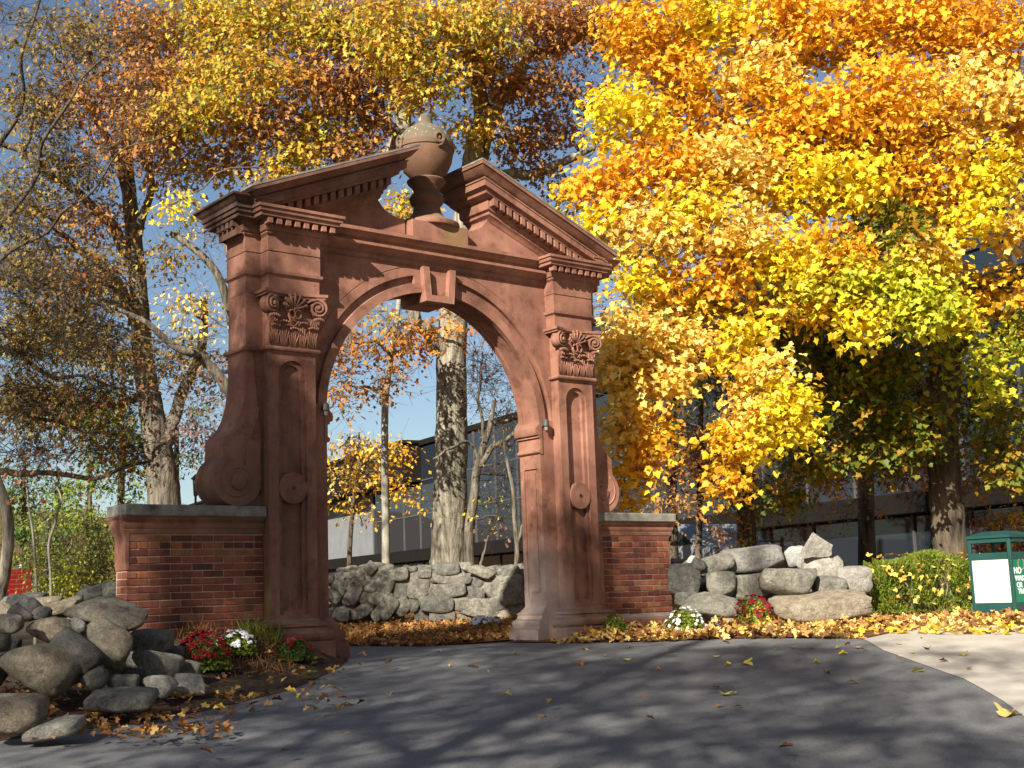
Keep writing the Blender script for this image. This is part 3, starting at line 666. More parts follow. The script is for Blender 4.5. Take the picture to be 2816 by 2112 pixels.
PAL = {  # real leaf colours (linear)
 'Y': [(.92, .70, .03), (.90, .60, .02), (.92, .76, .07)],
 'OL': [(.34, .22, .05), (.26, .17, .05), (.42, .24, .06), (.22, .15, .04), (.42, .31, .05)], 'O': [(.90, .50, .03), (.88, .56, .035), (.80, .38, .03)],
 'P': [(.92, .62, .12), (.90, .53, .08), (.92, .70, .22)], 'G': [(.58, .56, .03), (.42, .47, .03), (.70, .60, .04)],
 'D': [(.15, .20, .02), (.26, .25, .02), (.42, .24, .02), (.11, .15, .02)], 'YG': [(.62, .50, .05), (.70, .42, .05), (.46, .46, .06), (.60, .30, .04)],
 'OB': [(.56, .27, .06), (.46, .19, .055), (.62, .34, .08), (.38, .17, .06)], 'BR': [(.40, .20, .07), (.46, .25, .08), (.30, .15, .06), (.54, .33, .09)],
 'RD': [(.36, .08, .03), (.34, .15, .05), (.44, .20, .05), (.22, .11, .04)], 'OR': [(.62, .25, .035), (.74, .36, .06), (.44, .18, .04)],
 'GR': [(.06, .13, .025), (.09, .17, .03), (.13, .20, .035)], 'LG': [(.32, .34, .04), (.44, .40, .07), (.20, .26, .035)],
 'HG': [(.12, .18, .018), (.18, .24, .025), (.25, .28, .03)], 'LI': [(.48, .24, .07), (.58, .33, .11), (.36, .17, .06), (.66, .42, .16), (.24, .12, .05), (.72, .50, .16)],
 'LD': [(.34, .15, .045), (.24, .105, .04), (.44, .22, .06), (.16, .07, .03)], 'RM': [(.28, .012, .018), (.20, .008, .014), (.36, .03, .02)], 'PU': [(.22, .13, .11), (.28, .16, .11)],
}
def tint(key, n, cl=None, m=None):
    p = np.array(PAL[key]); i = rng.integers(0, len(p), n)
    if cl is not None:                                       # leaves of one spray keep to one hue
        ci = rng.integers(0, len(p), m); keep = rng.random(n) < .6; i = np.where(keep, ci[cl], i)
    return np.clip(p[i]*rng.uniform(.75, 1.2, (n, 1)), 0, .92)
class Wood:
    """many tapered tubes in one mesh"""
    def __init__(s): s.V = []; s.F = []; s.n = 0
    def tube(s, P, R, k=5, rough=0.):
        P = np.asarray(P, float); R = np.asarray(R, float); m = len(P)
        T = np.gradient(P, axis=0); T /= np.linalg.norm(T, axis=1, keepdims=True)+1e-9
        up = np.array([.13, .27, .95]) if abs(T[0][2]) < .9 else np.array([1., .1, 0]); A = np.cross(T, up); A /= np.linalg.norm(A, axis=1, keepdims=True)+1e-9; B = np.cross(T, A)
        an = np.arange(k)*2*math.pi/k; rr = R[:, None]*(1+(rng.normal(size=(m, k))*rough if rough else 0))
        V = P[:, None]+rr[:, :, None]*(A[:, None]*np.cos(an)[None, :, None]+B[:, None]*np.sin(an)[None, :, None])
        i = np.arange(m-1)[:, None]*k; j = np.arange(k)[None]; j2 = (j+1) % k
        s.V.append(V.reshape(-1, 3)); s.F.append(np.stack([i+j, i+j2, i+k+j2, i+k+j], -1).reshape(-1, 4)+s.n); s.n += m*k
    def build(s, name, matl, parent, **kw):
        V = np.concatenate(s.V); F = np.concatenate(s.F); me = bpy.data.meshes.new(name); nf = len(F)
        me.vertices.add(len(V)); me.vertices.foreach_set('co', V.reshape(-1).astype(np.float32))
        me.loops.add(nf*4); me.loops.foreach_set('vertex_index', F.reshape(-1).astype(np.int32))
        me.polygons.add(nf); me.polygons.foreach_set('loop_start', np.arange(0, nf*4, 4, dtype=np.int32)); me.polygons.foreach_set('loop_total', np.full(nf, 4, dtype=np.int32))
        me.polygons.foreach_set('use_smooth', np.ones(nf, bool)); me.update(calc_edges=True)
        return link(name, me, matl, parent, **kw)
def curve(P, n, wob=0.):
    """resample a polyline smoothly (Catmull-Rom)"""
    P = np.asarray(P, float); Q_ = np.vstack([2*P[0]-P[1], P, 2*P[-1]-P[-2]]); m = len(P)-1; out = []
    for u in np.linspace(0, m-1e-6, n):
        i = int(u); t = u-i; a, b, c, d = Q_[i:i+4]
        out.append(.5*((2*b)+(-a+c)*t+(2*a-5*b+4*c-d)*t*t+(-a+3*b-3*c+d)*t**3))
    out = np.array(out)
    if wob: out[1:-1] += rng.normal(size=out[1:-1].shape)*wob
    return out
def make_tree(name, label, trunks, blobs, group=None, wood=M_BARK, twig=M_TWIG, leaf=.1, shape=OAK, clus=.32, per=18, lai=2., twigs=3, matl=None, mid=None, pieces=0, bare=0):
    """trunks: lists of (U, V, s, width px); blobs: (U, V, s, rU, rV px, depth m, palette[, lai factor])"""
    base = at(*trunks[0][0][:3]); bz = float(gnd(base[0], base[1]))
    root = empty(name, (base[0], base[1], bz), label=label, cat='tree', group=group)
    nodes = []; rads = []
    for ti, tr in enumerate(trunks):
        P = [at(U, V, s) for U, V, s, w in tr]; R = [w*s/FPX/2 for U, V, s, w in tr]
        if ti == 0:
            lo = P[0].copy(); lo[2] = float(gnd(lo[0], lo[1]))-.1
            if lo[2] < P[0][2]-.15: P = [lo]+P; R = [R[0]*1.35]+R
            else: P[0][2] = lo[2]
        n = max(8, 7*len(P)); C_ = curve(P, n, min(R)*.03); RR = np.interp(np.linspace(0, 1, n), np.linspace(0, 1, len(R)), R)
        if ti:                                               # limbs wander a little
            u_ = np.linspace(0, 1, n); L_ = np.linalg.norm(C_[-1]-C_[0]); ph = rng.uniform(0, 6, 6)
            C_ = C_+(np.minimum(1, 4*u_)*.018*L_)[:, None]*np.stack([np.sin(u_*9+ph[i])+.6*np.sin(u_*21+ph[i+3]) for i in range(3)], 1)
        w = Wood(); w.tube(C_, RR, 18 if ti == 0 else 12, .018); w.build('trunk' if ti == 0 else 'limb', wood, root)
        nodes += list(C_[n//4:]); rads += list(RR[n//4:])
    nodes = np.array(nodes); rads = np.array(rads); nb = 0
    tw = Wood(); pos = []; cl = []; cols = []; mcl = 0; LN = []; anyw = False
    for bl in blobs:
        U, V, s, ru, rv, dm, pal = bl[:7]; fac = bl[7] if len(bl) > 7 else 1.
        lpx = leaf*FPX/s; area = math.pi*ru*rv; nl = int(area*lai*fac/(lpx*lpx*.42)); nc = max(2, int(nl/per))
        c0 = at(U, V, s)
        d = rng.normal(size=(nc, 3)); d /= np.linalg.norm(d, axis=1, keepdims=True); d *= rng.random((nc, 1))**.45
        cc = c0+d[:, 0:1]*ru*s/FPX*RX+d[:, 1:2]*rv*s/FPX*UX+d[:, 2:3]*dm*FX
        # branch to the middle of the blob, then finer ones to every spray
        hub = c0+rng.normal(size=3)*.1
        w = -1
        dist = np.linalg.norm(nodes-hub, axis=1)+np.maximum(0, nodes[:, 2]-hub[2])*.8; j = int(dist.argmin()); a = nodes[j]
        L = np.linalg.norm(hub-a); r0 = min(rads[j]*.6, .012+.012*L+.0006*nc)
        if L > .3:
            mid_ = (a+hub)/2+np.array([0, 0, .12*L])+rng.normal(size=3)*.07*L; P = curve([a, mid_, hub], 9, .03*min(L, 1)); R = np.linspace(r0, max(.012, r0*.4), 9); tw.tube(P, R, 6); anyw = True
            nodes = np.vstack([nodes, P[2:]]); rads = np.r_[rads, R[2:]]
        order = np.argsort(np.linalg.norm(cc-hub, axis=1)); loc = [hub]; lr = [max(.012, r0*.45)]
        for q in order:
            c = cc[q]; LA = np.array(loc); dd = np.linalg.norm(LA-c, axis=1); j = int(dd.argmin()); a = LA[j]; L = dd[j]
            if L > .05:
                m_ = (a+c)/2+rng.normal(size=3)*.1*L+np.array([0, 0, .06*L]); P = curve([a, m_, c], 5); rr = max(.0035, min(lr[j]*.75, .004+.008*L)); tw.tube(P, np.linspace(rr, max(.0022, rr*.5), 5), 3); anyw = True
                loc += [P[2], c]; lr += [rr*.8, rr*.6]
            for k in range(twigs):
                e = c+rng.normal(size=3)*clus*np.array([1, 1, .8]); P = np.array([c, (c+e)/2+rng.normal(size=3)*.04, e]); tw.tube(P, [.0035, .0028, .0015], 3); anyw = True
        n_ = nc*per
        if not bare:
            ci = np.repeat(np.arange(nc), per); r_ = rng.normal(size=(n_, 3))*clus*np.array([.62, .62, .45]); r_[:, 2] -= .25*np.hypot(r_[:, 0], r_[:, 1])
            pos.append(cc[ci]+r_); LN.append(r_/(np.linalg.norm(r_, axis=1, keepdims=True)+1e-6)); cols.append(tint(pal, n_, ci, nc))
    if anyw: tw.build('branches', twig, root, kind='stuff')
    if pos:
        pos = np.concatenate(pos); cols = np.concatenate(cols); LN = np.concatenate(LN); n = len(pos)
        nr = np.array([-.25, -.12, .75])+LN*.35+rng.normal(size=(n, 3))*.55; sz = leaf*rng.uniform(.65, 1.25, n)
        ax = np.array([0, 0, -.9])+LN*.6
        if pieces:                                           # the nearest, largest leaves one by one
            dep = (pos-CAM)@FX; uu = 1408+FPX*((pos-CAM)@RX)/dep; vv = 1056-FPX*((pos-CAM)@UX)/dep
            ok = np.where((uu > 0) & (uu < 2816) & (vv > 0) & (vv < 2112))[0]; big = ok[np.argsort((dep/sz)[ok])[:pieces]]
            keep = np.ones(n, bool); keep[big] = False
            for q in big: link('leaf', leaves_mesh('leaf', pos[q:q+1], nr[q:q+1], sz[q:q+1], cols[q:q+1], shape, axis=ax[q:q+1]), matl or M_LEAF, root)
            pos, nr, sz, cols, ax = pos[keep], nr[keep], sz[keep], cols[keep], ax[keep]
        link('crown', leaves_mesh('crown', pos, nr, sz, cols, shape, axis=ax), matl or M_LEAF, root, kind='stuff')
        print(name, label[:30], 'leaves', n)
    return root

# ------------------------------------------------------------------ stones
def stone_mesh(seed, planes=11, soft=14., sub=3, rough=.05, boxy=.0):
    g = np.random.default_rng(seed); bm = bmesh.new(); bmesh.ops.create_icosphere(bm, subdivisions=sub, radius=1)
    V = np.array([v.co for v in bm.verts]); n = g.normal(size=(planes, 3)); n /= np.linalg.norm(n, axis=1, keepdims=True)
    d = g.uniform(.62, 1.02, planes)
    n = np.vstack([n, [[1, 0, 0], [-1, 0, 0], [0, 0, 1], [0, 0, -1], [0, 1, 0], [0, -1, 0]]]); d = np.r_[d, [.98]*6] if boxy < .5 else np.r_[d+.25, [.86]*6]
    c = np.maximum(V@n.T, .02)/d; r = (np.sum(c**soft, axis=1))**(-1/soft)
    k = g.normal(size=(7, 3))*2.6; ph = g.uniform(0, 6, 7); wob = sum(np.sin(V@k[i]+ph[i]) for i in range(7))/7
    k2 = g.normal(size=(9, 3))*8; w2 = sum(np.sin(V@k2[i]+i) for i in range(9))/9
    V = V*(r*(1+rough*wob*2+rough*.5*w2))[:, None]
    ext = np.abs(V).max(0); V /= ext
    for v, p in zip(bm.verts, V): v.co = p
    me = bpy.data.meshes.new('stone'); bm.to_mesh(me); bm.free(); me.polygons.foreach_set('use_smooth', [True]*len(me.polygons)); return me
TPL = {}
def tpl(kind, i, m):
    key = (kind, i, m.name)
    if key not in TPL:
        a = {'round': dict(planes=10, soft=18., rough=.055), 'block': dict(planes=8, soft=16., rough=.045, boxy=1), 'angular': dict(planes=10, soft=26., rough=.035)}[kind]
        me = stone_mesh(100+i*7+len(kind), **a); me.materials.append(m); TPL[key] = me
    return TPL[key]
ROTC = Matrix((RX, FX, UX)).transposed()                     # columns: right, ahead, up
def put_stone(parent, U, V, w, h, s, rot=0, m=None, kind='block', deep=.9, name='stone', i=None):
    m = m or M_GREY; i = random.randrange(5) if i is None else i
    o = bpy.data.objects.new(name, tpl(kind, i, m)); COL.objects.link(o)
    k = s/FPX; sx, sz = w*k/2, h*k/2; sy = max(sx, sz)*deep*.8
    Rm = ROTC.to_4x4() @ Matrix.Rotation(math.radians(rot), 4, 'Y') @ Matrix.Diagonal((sx, sy, sz, 1))
    o.matrix_world = Matrix.Translation(Vector(at(U, V, s))) @ Rm
    mw = o.matrix_world.copy(); o.parent = parent; o.matrix_parent_inverse = Matrix.Translation(-parent.location); o.matrix_basis = mw
    return o
pile = empty('boulder_wall', tuple(at(250, 1950, 10)), label='tumbled dry wall of rounded boulders beside the road at left', cat='stone wall')
Z1 = lambda x, y: (x/3.0167, 1550+y/3.0167)
for row in [(330, 870, 680, 440, 9.8, 12, M_TAN, 'round'), (900, 415, 680, 270, 10.8, 12, M_TAN, 'round'), (400, 560, 370, 240, 10.5, 5, M_TAN, 'round'), (630, 730, 420, 210, 10.0, 38, M_DARK, 'block'),
            (920, 700, 490, 380, 10.3, 25, M_TAN, 'angular'), (950, 570, 230, 160, 10.6, 5, M_GREY, 'block'), (790, 970, 230, 205, 9.9, -20, M_GREY, 'round'), (1030, 990, 250, 140, 10., 0, M_DARK, 'block'),
            (1310, 1010, 290, 190, 10.1, 18, M_PALE, 'round'), (1580, 985, 290, 180, 10.4, 5, M_PALE, 'angular'), (1570, 865, 190, 110, 10.9, 10, M_GREY, 'block'), (1010, 1130, 570, 150, 9.6, -3, M_GREY, 'block'),
            (1330, 850, 350, 230, 10.7, 14, M_GREY, 'block'), (1250, 640, 350, 180, 11.1, 3, M_GREY, 'block'), (1110, 650, 130, 130, 10.9, 0, M_DARK, 'round'), (640, 520, 170, 130, 10.6, 30, M_PALE, 'round'),
            (160, 430, 190, 170, 10.4, 45, M_PALE, 'angular'), (60, 500, 270, 190, 10.2, 10, M_GREY, 'round'), (190, 370, 360, 200, 11., 12, M_DARK, 'round'), (340, 425, 160, 150, 10.8, 0, M_GREY, 'round'),
            (400, 345, 230, 150, 11.3, 0, M_TAN, 'block'), (530, 370, 310, 140, 11.2, -25, M_TAN, 'round'), (280, 290, 190, 100, 11.8, 0, M_DARK, 'block'), (110, 330, 180, 110, 11.5, 0, M_GREY, 'block'),
            (100, 1240, 520, 330, 8.9, 5, M_TAN, 'block'), (450, 1365, 470, 130, 8.9, -10, M_PALE, 'block'), (10, 400, 170, 180, 10.9, 0, M_TAN, 'round'), (560, 470, 220, 120, 11.2, 0, M_GREY, 'round'),
            (930, 240, 190, 190, 13, 0, M_DARK, 'angular'), (780, 240, 260, 120, 13.5, -15, M_DARK, 'block'), (-60, 640, 260, 200, 10.4, 0, M_GREY, 'round'), (-40, 900, 160, 300, 10.1, 0, M_DARK, 'round'),
            (60, 700, 220, 160, 10.9, 0, M_DARK, 'block'), (700, 620, 220, 160, 11., 0, M_DARK, 'block'), (1150, 780, 200, 160, 11, 0, M_DARK, 'block'), (500, 600, 200, 140, 10.9, 0, M_DARK, 'block'),
            (1130, 930, 180, 120, 10.6, 0, M_DARK, 'block'), (690, 880, 150, 200, 10.3, 0, M_DARK, 'block'), (1440, 730, 160, 90, 11.2, 0, M_DARK, 'block'), (900, 900, 220, 160, 10.6, 0, M_DARK, 'block')]:
    x, y, w_, h_, s, r_, m_, kd = row; U, V = Z1(x, y); put_stone(pile, U, V, w_/3.0167*1.0, h_/3.0167*.98, s, r_, m_, kd, name='boulder')
st = empty('fieldstone_stack', tuple(at(2100, 1700, 16.5)), label='sunlit stack of pale fieldstones ending the wall between brick wall and hedge', cat='stone wall')
Z3 = lambda x, y: (1800+x/3.403, 1420+y/3.403)
for row in [(900, 400, 590, 215, 16.6, -4, M_PALE, 'block'), (550, 450, 380, 140, 16.4, -18, M_GREY, 'block'), (360, 410, 120, 95, 16.6, 0, M_WHITE, 'round'), (420, 465, 150, 120, 16.2, 30, M_DARK, 'angular'),
            (1290, 380, 205, 210, 16.8, 0, M_WHITE, 'round'), (1565, 465, 350, 220, 16.5, 5, M_PALE, 'block'), (1400, 430, 200, 140, 16.7, 0, M_WHITE, 'round'), (270, 590, 300, 290, 16.3, 0, M_DARK, 'block'),
            (610, 620, 320, 260, 16.1, 0, M_GREY, 'round'), (900, 665, 350, 230, 16.3, -8, M_GREY, 'block'), (1270, 620, 560, 270, 16., 3, M_GREY, 'angular'), (1640, 655, 290, 185, 16.2, 3, M_GREY, 'block'),
            (1860, 592, 310, 235, 16.3, -3, M_PALE, 'block'), (1530, 835, 880, 215, 15.8, -4, M_TAN, 'block'), (520, 835, 570, 240, 15.8, 3, M_GREY, 'round'), (300, 770, 220, 140, 16.2, 0, M_DARK, 'block'),
            (640, 985, 220, 80, 15.6, 0, M_GREY, 'block'), (1050, 800, 220, 140, 16.2, 0, M_DARK, 'block'), (1230, 500, 500, 160, 17.2, 0, M_GREY, 'block'), (800, 540, 500, 200, 17.2, 0, M_DARK, 'block'), (1450, 720, 300, 150, 16.8, 0, M_DARK, 'block'),
            (230, 440, 160, 80, 16.9, 0, M_GREY, 'block'), (450, 700, 300, 150, 16.7, 0, M_DARK, 'block'), (1180, 900, 240, 90, 16.3, 0, M_DARK, 'block')]:
    x, y, w_, h_, s, r_, m_, kd = row; U, V = Z3(x, y); put_stone(st, U, V, w_/3.403*1.04, h_/3.403*1.04, s, r_, m_, kd)
# the pointed, gable-shaped stone on top of the stack
pp = [Z3(*p) for p in ((1365, 350), (1382, 298), (1478, 150), (1500, 160), (1665, 268), (1650, 300), (1658, 350), (1630, 378), (1400, 385))]
bm = bmesh.new(); fr = [bm.verts.new(Vector(at(U, V, 16.3+.03*math.sin(i*2)))) for i, (U, V) in enumerate(pp)]; bk = [bm.verts.new(Vector(at(2238+(U-2238)*.85, 1500+(V-1500)*.9, 16.7))) for U, V in pp]
bm.faces.new(fr); bm.faces.new(bk[::-1])
for i in range(len(pp)): bm.faces.new((fr[i], bk[i], bk[(i+1) % len(pp)], fr[(i+1) % len(pp)]))
bmesh.ops.triangulate(bm, faces=bm.faces[:]); bmesh.ops.subdivide_edges(bm, edges=bm.edges[:], cuts=2, use_grid_fill=True)
for v in bm.verts: v.co += Vector(rng.normal(size=3))*.006
bmesh.ops.recalc_face_normals(bm, faces=bm.faces); me = bpy.data.meshes.new('stone'); bm.to_mesh(me); bm.free(); link('stone', me, M_PALE, st, label='pointed pale stone perched on top')
mw = empty('fieldstone_wall', tuple(at(1170, 1720, 19.6)), label='long dry stone wall of grey rounded fieldstones seen through the arch', cat='stone wall')
Z2 = lambda x, y: (880+x/3.687, 1500+y/3.687)
for row in [(80, 340, 100, 80, 0), (170, 320, 140, 90, 0), (300, 300, 130, 60, 0), (240, 400, 130, 120, 0), (510, 230, 110, 110, -40), (460, 320, 180, 120, 15), (630, 255, 220, 140, 0), (640, 335, 160, 70, 0),
            (800, 290, 180, 120, -10), (900, 275, 140, 100, 0), (940, 238, 80, 50, 0), (1060, 228, 140, 60, 0), (1000, 400, 260, 210, -75), (1060, 285, 130, 80, 0), (830, 420, 260, 180, -60), (670, 400, 190, 150, -65),
            (540, 420, 200, 115, -25), (430, 400, 130, 100, 0), (480, 505, 180, 150, 0), (620, 530, 220, 150, 5), (340, 480, 250, 150, -65), (170, 470, 220, 160, -55), (220, 600, 190, 150, -55), (330, 685, 140, 130, 0),
            (220, 705, 140, 120, 0), (130, 690, 100, 110, 0), (450, 650, 220, 130, -40), (580, 705, 150, 120, -20), (680, 620, 230, 170, -50), (820, 630, 200, 180, -35), (930, 610, 150, 140, -60), (1150, 310, 180, 120, 0),
            (1290, 240, 230, 120, -5), (1310, 325, 310, 120, -3), (1450, 225, 160, 100, 0), (1330, 445, 270, 150, -8), (1160, 450, 140, 150, 0), (1600, 265, 340, 110, 8), (1480, 345, 120, 90, 0), (1600, 350, 180, 150, 0),
            (1530, 480, 260, 200, 10), (1740, 430, 240, 250, 0), (1930, 450, 250, 290, 0), (1930, 265, 170, 120, 0), (2030, 300, 100, 120, 0), (1190, 590, 310, 160, 0), (1060, 560, 140, 100, 0), (1420, 590, 160, 140, 0),
            (1600, 620, 330, 190, 5), (1790, 590, 190, 160, 0), (1050, 710, 220, 150, 0), (1240, 720, 240, 130, 0), (1420, 740, 230, 110, 0), (1920, 700, 290, 180, 0), (1750, 700, 160, 120, 0), (2040, 600, 130, 170, 0), (1960, 620, 260, 100, 0),
            (2180, 300, 160, 150, 0), (2200, 480, 200, 200, 0), (2190, 650, 180, 180, 0), (-20, 420, 140, 140, 0), (-30, 600, 160, 160, 0), (0, 340, 120, 90, 0)]:
    x, y, w_, h_, r_ = row; U, V = Z2(x, y); put_stone(mw, U, V, w_/3.687*1.13, h_/3.687*1.1, 19.5+random.uniform(-.05, .05), r_+random.uniform(-6, 6), M_GREY, random.choice(('round', 'block', 'block')), deep=.55)
for k in range(70):
    x = -60+2320*((k*.618) % 1); y = 320+430*((k*.381) % 1); U, V = Z2(x, y); put_stone(mw, U, V, 62, 50, 19.7+random.uniform(0, .1), random.uniform(-40, 40), M_DARK, 'block')
for k in range(26):
    t_ = k/25; p = at(880+600*t_, 1555+(18 if t_ < .12 else 0), 20.1)
    put_stone(mw, 870+620*t_, 1572+(25 if t_ < .1 else 0)+random.uniform(-3, 3), 50, 34, 20.1, random.uniform(-15, 15), M_GREY, 'round')
BKB = MB(); L0, L1 = at(500, 1700, 20.6), at(1900, 1690, 20.6); n = 40; rows = []
for off, z in ((0., -.4), (.1, .35), (.5, .62), (1.5, .68), (9., .75), (30, .6)):
    row = []
    for i in range(n+1):
        p = L0+(L1-L0)*i/n; row.append((p[0]+.62*off, p[1]+.77*off, z+random.uniform(-.03, .03)+(-.12 if i < 14 and off < 2 else 0)))
    rows.append(row)
BKB.grid(rows).build('earth_bank', M_BED, None, sm='all', kind='structure')

# ------------------------------------------------------------------ fallen leaves
def scatter(name, label, n, fn, size, pal, shape, jit=.45, lift=.02, matl=None, seedz=None, cat=None, kind='stuff'):
    P = []; 
    while len(P) < n:
        q = fn()
        if q is not None: P.append(q)
    P = np.array(P); hp = np.clip(np.sin(P[:, 0]*3.1)*np.sin(P[:, 1]*2.7+1)+.6*np.sin(P[:, 0]*7.3+P[:, 1]*5.1), 0, 2); P[:, 2] += rng.uniform(.004, lift, len(P))*(1+1.6*hp); m = len(P)
    c = np.concatenate([tint(random.choice(pal), 1) for _ in range(m)]) if False else np.array([tint(pal[i], 1)[0] for i in rng.integers(0, len(pal), m)])
    me = leaves_mesh(name, P, np.array([0, 0, 1.])+rng.normal(size=(m, 3))*jit, size*rng.uniform(.6, 1.25, m), c, shape, curl=.3)
    o = link(name, me, matl or M_LITTER, None, kind=kind)
    if label: o['label'] = label
    return o
def hgt(x, y):
    z = float(gnd(x, y))
    if x < -1.3 and y < 1: z += bump_left(x, y)*float(smooth(0, .5, ef(x, y)))+.06
    return z
def frustum(u0, u1, v0, v1, keep=lambda x, y: True):
    def f():
        U, V = random.uniform(u0, u1), random.uniform(v0, v1); d = ray(U, V); s = 6.
        while s < 30:
            p = CAM+s*d
            if p[2] < gnd(p[0], p[1])+.012: break
            s += .06
        p[2] = hgt(p[0], p[1]); return p if keep(p[0], p[1]) else None
    return f
FEa = np.array([list(p) for p in FE])
def beyond(x, y):                                            # on the leaf bed side of the asphalt edge, thinning out across it
    s = sdist(x, y); t = (x-CAM[0])*.77757-(y-CAM[1])*.62877
    Sf = sdist(FEa[:, 0], FEa[:, 1]); Tf = (FEa[:, 0]-CAM[0])*.77757-(FEa[:, 1]-CAM[1])*.62877
    e = np.interp(t, Tf, Sf, right=Sf[-1]+1.15); return s > e-abs(random.gauss(0, .10)) and not (abs(y+.2) < .3 and x < 2.3)
scatter('leaf_litter', 'tan and yellow leaves carpeting the ground before the pale stones and hedge', 9500, frustum(1500, 2860, 1660, 1790, beyond), .088, ['LI', 'LI', 'LI', 'P', 'LD'], MAPLE, jit=.6, lift=.045)
scatter('leaf_litter', 'rusty brown leaves carpeting the ground behind the arch', 7000, frustum(870, 1480, 1690, 1775, lambda x, y: y > .5), .105, ['LD', 'LD', 'LI', 'OB'], MAPLE)
scatter('leaf_litter', 'brown leaves lodged among the boulders and soil at left', 480, frustum(-20, 640, 1880, 2060, lambda x, y: random.random() < math.exp(-max(0, x+4.0)*1.3) and (x < -3 or y > -1.3)), .085, ['LD', 'LI', 'RD', 'OB'], OAK)
scatter('leaf_litter', 'few leaves scattered on the dark soil by the gateway', 120, frustum(330, 960, 1740, 1980, lambda x, y: ef(x, y) > .05 and y < -.25 and x < -1.4), .085, ['LD', 'LI', 'P'], OAK)
scatter('leaf_litter', 'yellow leaves blown over the near edge of the concrete path', 260, frustum(2330, 2860, 1705, 1745, lambda x, y: True), .10, ['LI', 'P', 'Y'], MAPLE, jit=.2)
COLN = {'LI': 'tan', 'OB': 'rusty', 'Y': 'yellow', 'LD': 'dark brown', 'P': 'pale', 'OR': 'orange'}
def where(U, V):
    h = 'below the boulders' if U < 700 else 'before the left pier' if U < 1000 else 'before the arch opening' if U < 1350 else 'before the right pier' if U < 1650 else 'before the right brick wall' if U < 1900 else 'before the pale stones' if U < 2250 else 'before the hedge'
    d = 'at the far edge' if V < 1800 else 'near the far edge' if V < 1870 else 'midway' if V < 1960 else 'nearest the viewer'
    return h+' '+d
def fallen(U, V, size, pal, label='small dry leaf lying alone on the asphalt', group='small loose leaves on the road', shape=MAPLE):
    p = on_ground(U, V); z = hgt(p[0], p[1])+.012
    if label.startswith('small dry leaf'): label = 'small %s leaf on the %s %s' % (COLN[pal], 'path' if 'path' in label else 'asphalt', where(U, V).replace(' of the road', '').replace(' down the road', ''))
    me = leaves_mesh('fallen_leaf', np.array([[0, 0, 0.]]), np.array([[0, 0, 1.]])+rng.normal(size=(1, 3))*.14, np.array([size*.72]), tint(pal, 1)*.85, shape, curl=.35)
    me.materials.append(M_LITTER); o = link('fallen_leaf', me, None, None, label=label, cat='leaf', group=group); o.location = (p[0], p[1], z+.008)
ZA = lambda x, y: (1800+x/2.0433, 1300+y/2.0433); ZB = lambda x, y: (500+x/1.7015, 1700+y/1.7015)
for x, y, p in [(350, 1043, 'LI'), (490, 985, 'LI'), (775, 988, 'OB'), (880, 988, 'LI'), (1035, 993, 'Y'), (1180, 1003, 'LI'), (410, 1092, 'Y'), (908, 1078, 'Y'), (970, 1138, 'OB'), (345, 1218, 'LI'), (450, 1248, 'OB'), (470, 1328, 'LI'),
                (95, 1010, 'OB'), (20, 1120, 'LI'), (690, 997, 'OB'), (1140, 990, 'LI'), (1370, 1045, 'Y')]: fallen(*ZA(x, y), random.uniform(.07, .1), p)
for x, y, p in [(20, 607, 'LI'), (155, 483, 'LI'), (485, 683, 'LD'), (767, 602, 'P'), (683, 462, 'LI'), (970, 410, 'LI'), (838, 447, 'LD'), (838, 262, 'LI'), (1205, 165, 'LI'), (1250, 227, 'P'), (1440, 295, 'P'), (1525, 410, 'LI'),
                (1690, 525, 'OB'), (1560, 175, 'Y'), (1885, 157, 'OB'), (2095, 148, 'OB'), (1975, 183, 'OB'), (1985, 270, 'LI'), (550, 425, 'LI'), (2195, 525, 'OB'), (2150, 425, 'OB')]: fallen(*ZB(x, y), random.uniform(.06, .09), p)
for x, y, p in [(1535, 998, 'LI'), (1450, 1020, 'Y'), (1625, 1068, 'LI'), (1765, 1110, 'LI'), (1375, 970, 'LI'), (1500, 935, 'Y')]: fallen(*ZA(x, y), random.uniform(.07, .11), p, 'small dry leaf lying alone on the pale concrete path', 'small loose leaves on the path')
